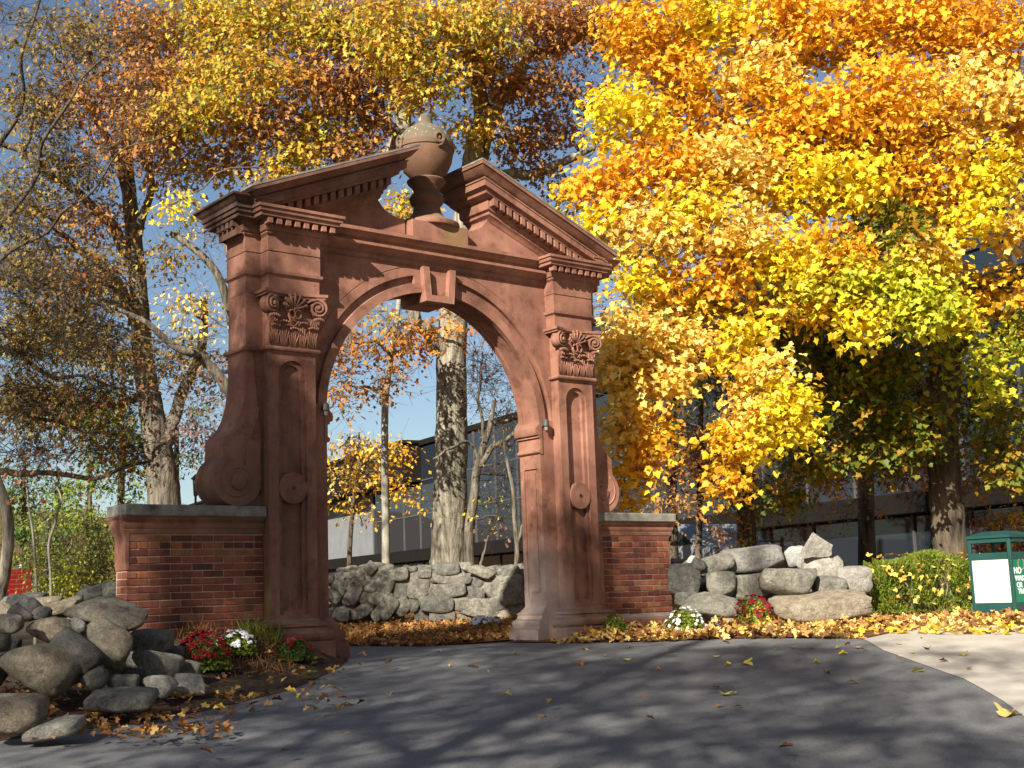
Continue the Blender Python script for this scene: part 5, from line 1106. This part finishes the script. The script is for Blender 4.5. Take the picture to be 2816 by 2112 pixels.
make_tree('oak_tree', 'green and gold oak spreading above the left pediment, trunk hidden behind the gateway', [[(830, 1560, 25, 60), (850, 1150, 25, 55), (960, 700, 25, 50), (1085, 400, 25, 44), (1110, 330, 25, 40), (1060, 220, 25, 30), (980, 60, 25, 22)],
   [(1110, 380, 25, 30), (1000, 300, 24, 24), (860, 230, 23, 18), (700, 180, 22, 14)], [(1110, 340, 25, 26), (1150, 250, 24.5, 20), (1220, 150, 24, 14)], [(1000, 300, 24, 18), (850, 330, 23, 14), (720, 420, 22.5, 10)]],
   [(560, 60, 22, 110, 90, .9, 'YG'), (700, 60, 21.5, 120, 100, .9, 'YG'), (860, 70, 21.5, 120, 100, .9, 'YG'), (980, 80, 22, 100, 90, .9, 'OB'), (560, 200, 21.5, 110, 80, .8, 'YG'), (720, 210, 21, 120, 90, .8, 'YG'), (900, 220, 21.5, 120, 80, .8, 'OB', .9), (1040, 200, 22, 90, 90, .8, 'OB'),
    (560, 290, 20.5, 110, 60, .6, 'YG', 1.2), (480, 330, 21, 90, 60, .6, 'YG', .9), (700, 330, 21, 110, 60, .6, 'OB'), (860, 350, 21.5, 110, 60, .6, 'YG'), (1010, 330, 22, 90, 60, .6, 'OB', .8), (640, 430, 21.5, 90, 50, .6, 'OB', .7), (800, 430, 21, 100, 45, .6, 'YG', 1.1), (960, 410, 21.5, 90, 45, .6, 'OB'),
    (760, 490, 20.8, 60, 25, .4, 'YG', 1.1), (560, 450, 22, 70, 40, .5, 'YG', .7), (480, 565, 20, 50, 26, .3, 'Y', 1.), (1130, 560, 21, 50, 70, .5, 'YG', .9)],
   G_OAK, wood=M_BARK, leaf=.115, lai=7.6, clus=.33, per=26, twigs=2)
make_tree('oak_tree', 'tall forked oak left of the gateway with brown leaves and pale grey trunk', [[(452, 1400, 23, 92), (445, 1300, 23, 84), (420, 1150, 23, 68), (395, 1000, 23, 58), (385, 850, 23, 50), (372, 700, 23, 46), (358, 560, 23, 40), (350, 430, 23, 30), (345, 250, 23, 20)],
   [(440, 1250, 23, 46), (470, 1170, 23, 38), (510, 1080, 23.2, 32), (545, 960, 23.4, 26), (560, 820, 23.6, 20)], [(372, 720, 23, 26), (400, 560, 22.8, 22), (420, 380, 22.6, 16)], [(365, 720, 23, 34), (300, 620, 22.8, 30), (200, 520, 22.6, 26), (90, 440, 22.2, 20), (-40, 380, 22, 14)],
   [(385, 900, 23, 34), (320, 790, 23, 28), (250, 700, 23, 22), (150, 640, 23, 16)], [(350, 540, 23, 24), (310, 400, 22.6, 20), (200, 240, 22, 14)]],
   [(80, 120, 21, 120, 110, 1., 'OL', .16), (260, 100, 21.5, 120, 110, 1., 'OL', .35), (400, 90, 22, 100, 100, .9, 'OB', .8), (420, 230, 21.5, 90, 80, .8, 'OB', .8), (280, 260, 21.5, 110, 90, .9, 'OB', .6), (110, 290, 21.5, 120, 80, .9, 'OL', .5), (330, 390, 21.5, 90, 60, .7, 'OB', .6), (180, 440, 22, 110, 70, .8, 'OL', .5), (60, 560, 22, 90, 90, .8, 'OL', .6),
    (230, 600, 22.5, 100, 80, .8, 'OB', .5), (470, 470, 22.5, 80, 60, .7, 'OB', .5), (60, 720, 22, 100, 80, .9, 'OL', .8), (430, 350, 21, 90, 80, .8, 'OB', .8), (150, 900, 23, 130, 80, .8, 'YG', .8), (100, 1100, 23, 120, 80, .8, 'OL', .9), (270, 1130, 23, 100, 80, .8, 'D', .8), (350, 1250, 23.5, 70, 60, .8, 'D', .7), (240, 760, 22, 110, 80, .8, 'OL', .7), (470, 700, 22.5, 60, 50, .6, 'OL', .4), (530, 850, 22.5, 70, 60, .6, 'P', .3), (600, 1000, 23, 60, 80, .6, 'PU', .35), (500, 980, 23, 70, 90, .7, 'OL', .4), (560, 1200, 23, 70, 90, .6, 'PU', .3), (300, 960, 22.5, 90, 70, .8, 'OL', .6)],
   G_OAK, wood=M_BARKM, leaf=.10, lai=8., clus=.38, per=24, twigs=4)
make_tree('oak_tree', 'leaning oak with pale limb passing behind the left side scroll', [[(628, 1420, 20, 61), (618, 1300, 20, 51), (622, 1200, 20, 45), (640, 1100, 20, 37), (648, 1020, 20, 31), (640, 900, 20, 27), (600, 760, 20, 22), (540, 690, 20, 20), (470, 640, 20, 16)],
   [(650, 1110, 20, 33), (600, 1040, 19.8, 30), (540, 970, 19.6, 25), (470, 940, 19.4, 20), (380, 880, 19.2, 14), (250, 830, 19, 9)], [(640, 830, 20, 23), (640, 740, 20, 22), (610, 640, 20, 19), (560, 590, 20, 14), (480, 520, 20, 9)]],
   [(560, 640, 20, 70, 50, .6, 'BR', .35), (600, 900, 20, 50, 60, .5, 'P', .3), (520, 1120, 20.5, 60, 70, .6, 'PU', .3)], G_OAK, wood=M_BARKM, leaf=.08, lai=1.6, clus=.34, per=10, twigs=6)
make_tree('young_tree', 'slender pale trunked young tree with orange leaves at the left of the arch', [[(1062, 1570, 20.4, 24), (1060, 1400, 20.4, 21), (1058, 1250, 20.4, 20), (1060, 1100, 20.4, 19), (1075, 980, 20.4, 17), (1095, 850, 20.4, 14), (1105, 700, 20.4, 10)]],
   [(960, 960, 19.5, 80, 80, .6, 'OR', 1.1), (1060, 950, 19.6, 70, 60, .5, 'OR', 1.), (940, 1080, 19.5, 60, 70, .5, 'OR', 1.), (1030, 1060, 19.6, 60, 50, .5, 'BR', .7), (1120, 1040, 20, 60, 50, .5, 'OR', .6), (950, 860, 20, 60, 60, .5, 'OR', .9), (1050, 870, 20, 60, 50, .5, 'YG', .8)], wood=M_BARKP, leaf=.095, lai=1.9, clus=.25, per=12, twigs=4)
make_tree('small_tree', 'bright orange leaved small tree behind the slender trunk', [[(960, 1560, 24, 14), (970, 1400, 24, 12), (990, 1250, 24, 10)]],
   [(940, 1230, 23, 70, 45, .6, 'O', .9), (1020, 1240, 23, 70, 50, .6, 'P', .8), (1090, 1250, 23, 60, 45, .6, 'O', .9), (960, 1310, 23, 70, 40, .6, 'P', .9), (1060, 1320, 23, 70, 35, .6, 'O', .8), (1120, 1360, 23, 50, 30, .5, 'O', .7), (950, 1390, 23, 50, 30, .5, 'O', .7), (1010, 1410, 23, 50, 25, .4, 'P', .5), (1160, 1390, 23, 30, 20, .3, 'O', .5)], wood=M_BARKD, leaf=.09, lai=2.2, clus=.25, per=10, twigs=2)
make_tree('bare_tree', 'crooked bare tree against the glass right of the huge trunk', [[(1292, 1590, 20.8, 32), (1290, 1460, 20.8, 28), (1302, 1380, 20.8, 25), (1310, 1300, 20.8, 24), (1325, 1240, 20.8, 20), (1345, 1180, 20.8, 16), (1360, 1100, 20.8, 10)],
   [(1312, 1290, 20.8, 18), (1350, 1240, 20.7, 16), (1400, 1200, 20.6, 12), (1440, 1140, 20.5, 8)], [(1318, 1260, 20.8, 12), (1290, 1220, 20.8, 10), (1240, 1230, 20.4, 8), (1190, 1265, 20.3, 5)], [(1330, 1230, 20.8, 12), (1322, 1120, 20.8, 8), (1320, 960, 20.8, 5)]],
   [(1340, 1060, 20.8, 70, 90, .6, 'PU', .12), (1400, 1150, 20.8, 50, 70, .5, 'PU', .15), (1380, 1300, 21, 60, 80, .5, 'PU', .1), (1330, 1000, 20.8, 50, 60, .4, 'PU', .1), (1350, 1370, 20.8, 40, 40, .4, 'Y', .12), (1370, 1420, 20.8, 60, 50, .4, 'PU', .1)], wood=M_BARKM, twig=M_TWIGD, leaf=.07, lai=3.4, clus=.34, per=5, twigs=8)
make_tree('bare_tree', 'thin bare sapling standing just left of the right jamb', [[(1420, 1590, 20.2, 14), (1422, 1510, 20.2, 13), (1415, 1430, 20.2, 12), (1410, 1340, 20.2, 11), (1390, 1250, 20.2, 8), (1385, 1180, 20.2, 5)], [(1422, 1500, 20.2, 10), (1438, 1440, 20.2, 5)], [(1320, 1570, 20.2, 9), (1330, 1520, 20.2, 7), (1345, 1470, 20.2, 4)]],
   [(1400, 1200, 20.2, 40, 60, .4, 'BR', .1), (1360, 1460, 20.3, 40, 30, .3, 'BR', .1)], wood=M_BARKM, twig=M_TWIGD, leaf=.06, lai=1.5, clus=.25, per=5, twigs=8)
# overhanging tree at left, nearer than the gateway's background
make_tree('red_leaved_tree', 'dark many branched tree leaning in from the left edge with few red leaves', [[(-90, 1800, 15.5, 55), (-80, 1500, 15.5, 48), (-110, 1200, 15.5, 42), (-160, 900, 15.4, 40)],
   [(-90, 1300, 15.5, 25), (60, 1305, 15.2, 17), (230, 1300, 15, 13), (380, 1280, 14.8, 9), (470, 1230, 14.6, 5)], [(-100, 1150, 15.5, 20), (40, 1120, 15.2, 13), (180, 1180, 15, 10), (330, 1190, 14.8, 6)], [(-120, 1050, 15.4, 22), (20, 950, 15, 14), (130, 1020, 14.8, 11), (260, 1060, 14.6, 7), (420, 1080, 14.4, 4)],
   [(-150, 900, 15.4, 22), (0, 750, 15, 15), (160, 830, 14.6, 10), (330, 900, 14.4, 6), (480, 960, 14.2, 4)], [(-160, 880, 15.4, 22), (20, 600, 15, 13), (150, 350, 14.6, 9), (280, 160, 14.4, 6)], [(-160, 900, 15.4, 20), (-20, 420, 15, 14), (80, 150, 14.6, 9), (150, -60, 14.4, 6)], [(-40, 760, 15, 12), (150, 600, 14.6, 8), (340, 440, 14.2, 5), (520, 340, 14, 3)]],
   [(90, 1250, 14.8, 110, 60, .6, 'RD', .35), (280, 1230, 14.6, 110, 60, .6, 'RD', .25), (430, 1240, 14.4, 80, 50, .5, 'PU', .15), (80, 1100, 14.8, 110, 70, .6, 'OL', .5), (270, 1080, 14.6, 120, 60, .6, 'RD', .3), (80, 940, 14.8, 110, 80, .6, 'OL', .55), (250, 930, 14.5, 110, 70, .6, 'OL', .4), (430, 1000, 14.3, 90, 60, .5, 'RD', .15),
    (70, 780, 14.8, 100, 70, .6, 'OL', .5), (230, 760, 14.5, 100, 60, .6, 'RD', .3), (80, 560, 14.8, 110, 90, .7, 'OL', .12), (230, 480, 14.5, 120, 90, .6, 'OL', .08), (70, 300, 14.6, 120, 120, .7, 'OL', .06), (200, 150, 14.5, 130, 110, .7, 'OL', .06), (60, 60, 14.6, 110, 80, .7, 'OL', .06), (400, 330, 14.2, 110, 80, .5, 'OL', .05)],
   wood=M_BARKD, twig=M_TWIGD, leaf=.07, lai=5., clus=.36, per=7, twigs=4)
# evergreens and shrubs at far left
for i, (U, V0, V1, s, wd, lab) in enumerate(((60, 1300, 1660, 32, 150, 'feathery green pine at the far left edge'), (240, 1310, 1650, 30, 130, 'green pine beside the far left lantern post'), (150, 1340, 1650, 34, 120, 'pine standing between the other two far left pines'), (330, 1000, 1560, 36, 110, 'dark tall pine half hidden behind the forked oak'), (480, 1120, 1560, 38, 90, 'dark pine just left of the side scroll'))):
    bl = []
    for k in range(7): v = V0+(V1-V0)*k/6.5; bl.append((U+random.uniform(-30, 30)-(35 if k % 2 else -35), v, s-.5+random.uniform(-.4, .4), wd*(.45+.08*k), 36, .8, 'GR' if i > 2 else random.choice(('GR', 'HG')), .8 if i < 3 else .5))
    make_tree('pine_tree', lab, [[(U, 1640, s, 26), (U+4, (V0+V1)/2, s, 18), (U+8, V0-40, s, 8)]], bl, 'pines at the far left', wood=M_BARKD, leaf=.11, shape=OVAL, clus=.30, per=70, lai=3.6, twigs=1, matl=M_GREEN)
make_tree('leafy_shrub', 'yellow green shrub behind the boulders left of the brick wall', [[(190, 1650, 18.5, 10), (185, 1560, 18.5, 7), (200, 1480, 18.5, 5)], [(195, 1640, 18.5, 8), (240, 1560, 18.5, 6), (260, 1470, 18.5, 4)]],
   [(110, 1530, 18.2, 60, 50, .5, 'LG', .9), (180, 1580, 18, 90, 55, .6, 'G', 1.), (250, 1600, 18, 60, 50, .5, 'LG', .9), (130, 1620, 18, 60, 40, .5, 'G', .9), (220, 1500, 18.3, 90, 50, .6, 'LG', .6), (120, 1450, 18.4, 80, 50, .6, 'LG', .45), (250, 1420, 18.4, 70, 60, .6, 'LG', .4), (290, 1530, 18.2, 40, 80, .5, 'LG', .7)],
   wood=M_BARKP, leaf=.055, shape=OVAL, clus=.22, per=14, lai=2.2, twigs=3)
make_tree('young_tree', 'curved grey trunk rising at the left edge behind the boulders', [[(-5, 1670, 16.5, 34), (15, 1560, 16.5, 32), (24, 1450, 16.5, 30), (10, 1370, 16.5, 28), (-15, 1300, 16.5, 26), (-50, 1150, 16.5, 24)]], [], wood=M_BARK)
make_tree('young_tree', 'thin pale stem bending up among the shrubs at far left', [[(100, 1640, 17.5, 8), (92, 1480, 17.5, 7), (80, 1400, 17.5, 6), (72, 1320, 17.5, 5)], [(140, 1640, 17.5, 8), (145, 1450, 17.5, 7), (165, 1360, 17.5, 6), (158, 1320, 17.5, 5)]], [(90, 1350, 17.5, 40, 30, .3, 'LG', .2)], wood=M_BARKP, leaf=.05, shape=OVAL, lai=1.5, per=5)
# trees between the maple and the glass building, and the wooded hill beyond
for U, w_, s, lab in ((1850, 34, 25, 'dark tree trunk standing behind the right brick wall'), (2055, 56, 25, 'dark tree trunk behind the stack of pale stones'), (2385, 50, 27, 'dark upright trunk behind the maple crown')):
    make_tree('oak_tree', lab, [[(U, 1560, s, w_), (U-4, 1200, s, w_*.8), (U+6, 800, s, w_*.6), (U, 400, s, w_*.4)]], [(U-60, 1000, s, 90, 70, .8, 'D', .35), (U+60, 1180, s, 90, 70, .8, 'OB', .3), (U, 700, s, 110, 90, .8, 'OB', .5), (U-40, 1400, s-.5, 80, 40, .5, 'OR', .3)], 'dark trunks between maple and glass building', wood=M_BARKD, leaf=.09, clus=.35, per=12, twigs=5)
make_tree('understory_tree', 'dark green and brown tree close behind the maple trunk', [[(2610, 1580, 24, 20), (2600, 1300, 24, 16), (2590, 1000, 24, 12)]], [(2300, 1000, 23.5, 130, 90, .9, 'D'), (2450, 1060, 23.5, 120, 100, .9, 'D'), (2350, 1200, 23.5, 130, 90, .9, 'D'), (2480, 1260, 23.5, 110, 70, .8, 'OB', .8), (2250, 1300, 23.5, 100, 50, .8, 'OB', .7), (2150, 1150, 23.5, 110, 110, .9, 'D'), (2560, 1180, 23.5, 70, 110, .8, 'D'), (2650, 1330, 23.5, 90, 35, .6, 'OB', .6), (2700, 1080, 23.5, 110, 110, .9, 'D'), (2770, 1250, 23.5, 90, 90, .9, 'D', .9)], wood=M_BARKD, leaf=.11, shape=OAK, lai=4.6, clus=.34, per=16, twigs=3)
make_tree('understory_tree', 'dark brown leaved tree behind the drooping maple branches', [[(1920, 1580, 24, 20), (1925, 1300, 24, 16), (1930, 900, 24, 12)]], [(1800, 900, 23.5, 100, 110, .9, 'D', .8), (1940, 1000, 23.5, 110, 110, .9, 'D'), (2100, 880, 23.5, 100, 100, .9, 'D', .9), (1790, 1150, 23.5, 80, 110, .9, 'D', .7), (1930, 1250, 23.5, 110, 90, .8, 'OB', .8), (2080, 1350, 23.5, 90, 60, .8, 'D', .8), (1850, 1370, 23.5, 70, 40, .6, 'OB', .6)], wood=M_BARKD, leaf=.11, shape=OAK, lai=4.4, clus=.34, per=16, twigs=4)
make_tree('small_tree', 'orange leaved small tree beyond the hedge at far right', [[(2760, 1600, 24, 14), (2755, 1450, 24, 10)]], [(2720, 1450, 23.5, 80, 45, .6, 'OR', .9), (2790, 1440, 23.5, 60, 60, .6, 'O', .9), (2780, 1520, 23.5, 60, 40, .5, 'OR', .9), (2690, 1500, 23.5, 50, 40, .5, 'OB', .7)], wood=M_BARKD, leaf=.09, lai=2.2, clus=.25, per=10)
make_tree('small_tree', 'low yellow brown tree behind the fieldstone stack', [[(2150, 1600, 24, 12), (2150, 1480, 24, 9)]], [(2080, 1480, 24, 50, 40, .5, 'YG', .5), (2180, 1460, 24, 50, 40, .5, 'OB', .6), (1990, 1480, 24, 50, 40, .5, 'OB', .6)], wood=M_BARKD, leaf=.08, lai=1.6, clus=.25, per=8)
hill = MB(); rows = []
for r_, z in ((95, 1), (110, 5), (140, 11), (200, 16)): rows.append([(CAM[0]+r_*math.sin(a), CAM[1]+r_*math.cos(a), z*(.7+.3*math.sin(a*7)) if r_ > 95 else -2) for a in [math.radians(-20+140*i/60) for i in range(61)]])
hill.grid(rows).build('wooded_hill', soil_mat('distant_woods', [(.3, (.05, .035, .02)), (.5, (.12, .08, .035)), (.75, (.2, .12, .05))]), None, sm='all', kind='structure')

# trees on the near side of the road, behind the camera: they throw the dappled shade
hn = math.hypot(SUNV.x, SUNV.y); SU = np.array([SUNV.x/hn, SUNV.y/hn, 0]); SP = np.array([-SU[1], SU[0], 0]); EL = math.tan(SUN_EL)
def sunp(w, n, h): return SU*w+SP*n+np.array([0, 0, h-w*EL])            # h: height at which the shadow passes the gateway
def shade_tree(w, n0, label, blobs, r0=.17, seed=0, density=1.):
    base = sunp(w, n0, 0); z0 = -1.6; root = empty('oak_tree', (base[0], base[1], z0), label=label, cat='tree', group='trees across the road')
    top = base.copy(); top[2] = sunp(w, n0, 3.)[2]; b0 = base.copy(); b0[2] = z0
    P = curve([b0, (b0+top)/2+np.array([.3, .1, 0]), top], 24, .05); t_ = Wood(); t_.tube(P, np.linspace(r0, r0*.4, 24), 14, .05); t_.build('trunk', M_BARK, root)
    nodes = P[10:]; rd = np.linspace(r0, r0*.4, 24)[10:]; tw = Wood(); pos = []; nn = []
    for n, h, rn, rh, cnt in blobs:
        c0 = sunp(w+random.uniform(-2, 2), n, h); d = np.linalg.norm(nodes-c0, axis=1); j = int(d.argmin()); a = nodes[j]; m_ = (a+c0)/2+np.array([0, 0, .3])
        Q2 = curve([a, m_, c0], 8, .06); r1 = min(rd[j]*.7, .03+.02*d[j]); tw.tube(Q2, np.linspace(r1, .02, 8), 6); nodes = np.vstack([nodes, Q2[2:]]); rd = np.r_[rd, np.linspace(r1, .02, 8)[2:]]
        for k in range(cnt):
            c = c0+SP*random.gauss(0, rn*.55)+SU*random.gauss(0, .9)+np.array([0, 0, random.gauss(0, rh*.55)]); a = Q2[random.randrange(3, 8)]; tw.tube(curve([a, (a+c)/2+rng.normal(size=3)*.15, c], 5), np.linspace(.018, .006, 5), 4)
            for q in range(3): e = c+rng.normal(size=3)*.4; tw.tube(np.array([c, e]), [.006, .003], 3)
            m = int(24*density); r_ = rng.normal(size=(m, 3))*np.array([.38, .38, .22]); pos.append(c+r_)
    tw.build('branches', M_TWIG, root, kind='stuff'); pos = np.concatenate(pos); m = len(pos)
    link('crown', leaves_mesh('crown', pos, np.array([0, 0, .6])+rng.normal(size=(m, 3))*.7, .12*rng.uniform(.7, 1.2, m), tint('OB', m), OAK), M_LEAF, root, kind='stuff')
shade_tree(-17, 1.5, 'brown oak across the road shading the left pier', [(.75, -.3, .6, .6, 40), (.75, .5, .5, .6, 38), (.95, 1.3, .5, .5, 24), (1.3, .9, .6, .6, 24), (1.05, 2.1, .5, .5, 7), (1.2, -.6, 1.1, .8, 40), (.3, -1.2, 1.0, .7, 40), (1.6, .5, .8, .6, 22), (2.6, 0, 1., .9, 40), (3.2, 1.2, 1., .9, 34), (1.1, 1.2, .9, .5, 12), (.8, 2.2, .9, .5, 7), (-.6, .9, .8, .6, 20), (-1.1, -.1, .9, .7, 30), (.6, .3, .8, .6, 16), (4.2, 1.8, 1., 1., 30), (3., 2.5, .9, .6, 8), (5.5, .5, 1.2, 1., 30)])
shade_tree(-20, -2.5, 'brown oak across the road shading the asphalt', [(-2.2, -2.4, 1.2, .35, 26), (-.6, -2.9, 1.2, .3, 24), (-3.8, -1.3, .9, .25, 20), (-4.6, -3.3, 1.2, .3, 26), (-2.6, -4.6, 1.4, .4, 30), (-4.8, -4.5, 1.4, .4, 26), (.6, -3.6, 1.2, .4, 26), (-1.6, -1.6, 1., .45, 30), (-2.6, -1.2, 1., .4, 26), (-3.4, -.7, .9, .4, 22), (-.2, -2.2, 1.2, .4, 30), (-4.2, -.2, .7, .25, 12), (-3., -2.6, 1.2, .35, 28), (-4.4, -1.8, 1., .35, 24), (-1.4, -3., 1.2, .35, 28), (-5., -2.9, 1., .4, 26), (-1., 1.9, .5, .35, 9), (-.95, 1.4, .5, .5, 20), (-.9, .8, .5, .4, 18), (-.9, .2, .7, .5, 16), (-5.6, -.9, .8, .25, 12), (-3.6, -3.6, 1.5, .5, 34), (-6., -3.8, 1.2, .5, 26), (-1.6, -4.2, 1.5, .5, 30)])
shade_tree(-22, 6., 'brown oak across the road shading the left boulders', [(2., -2.4, 1.0, .3, 10), (3.2, -1.8, 1., .3, 10), (4.6, -1.2, 1.2, .6, 14), (6., -.6, 1.4, 1., 34), (7.5, .2, 1.4, 1.2, 34), (1.2, -3.2, 1.2, .5, 26), (9, 1., 1.5, 1.2, 30), (6.5, 2., 1.2, .8, 16)])


# woods left of the view, seen in the building's glass, then added skylight blockers
def far_tree(x, y, h, r, pal, label, n=1500):
    z = float(gnd(x, y)); root = empty('oak_tree', (x, y, z), label=label, cat='tree', group='woods beside the view'); t_ = Wood()
    t_.tube(curve([(x, y, z-.2), (x+.2, y, z+h*.4), (x, y+.2, z+h*.85)], 10, .08), np.linspace(.3, .08, 10), 10); t_.build('trunk', M_BARK, root)
    d = rng.normal(size=(n, 3)); d /= np.linalg.norm(d, axis=1, keepdims=True); P = np.array([x, y, z+h*.62])+d*(rng.random((n, 1))**.4)*np.array([r, r, h*.36]); P = P[(np.sin(P[:, 0]*1.7)+np.sin(P[:, 1]*1.9)+np.sin(P[:, 2]*2.1)) > -1.2]; m = len(P)
    link('crown', leaves_mesh('crown', P, np.array([0, 0, .5])+rng.normal(size=(m, 3))*.7, .42*rng.uniform(.7, 1.2, m), tint(pal, m), OAK), M_LEAF, root, kind='stuff')
for i, (x, y) in enumerate([(-6, 20), (-2, 28), (-12, 26), (-8, 35), (0, 38), (-16, 38), (4, 48), (-6, 48), (-20, 14), (-22, 28), (-4, 58), (8, 60)]):
    far_tree(x, y, random.uniform(9, 14), random.uniform(3., 4.2), ['OB', 'D', 'OR', 'YG'][i % 4], '%s tree in the woods outside the left edge of the view' % ['brown', 'dark green', 'orange', 'green and gold'][i % 4])

for i in range(16):                                          # unseen dense trees added right of the photographer to close off skylight
    w_ = -34+4.2*i+random.uniform(-1, 1); n_ = -13-6*(i % 2)-random.uniform(0, 2); p = SU*w_+SP*n_
    far_tree(p[0], p[1], random.uniform(12, 16), random.uniform(3.6, 4.6), ['D', 'OB', 'BR', 'OR'][i % 4], 'tall %s tree beside the road to the right of the view' % ['dark green', 'rusty', 'brown', 'orange'][i % 4], 1500)
for i in range(8):                                           # lower unseen ones added straight behind, also against skylight
    w_ = -30-3*(i % 2); n_ = -9+3.4*i; p = SU*w_+SP*n_
    far_tree(p[0], p[1], 11, 3.2, ['D', 'OB', 'BR', 'OR'][i % 4], 'lower %s tree in the row across the road' % ['dark green', 'rusty', 'brown', 'orange'][i % 4], 1300)
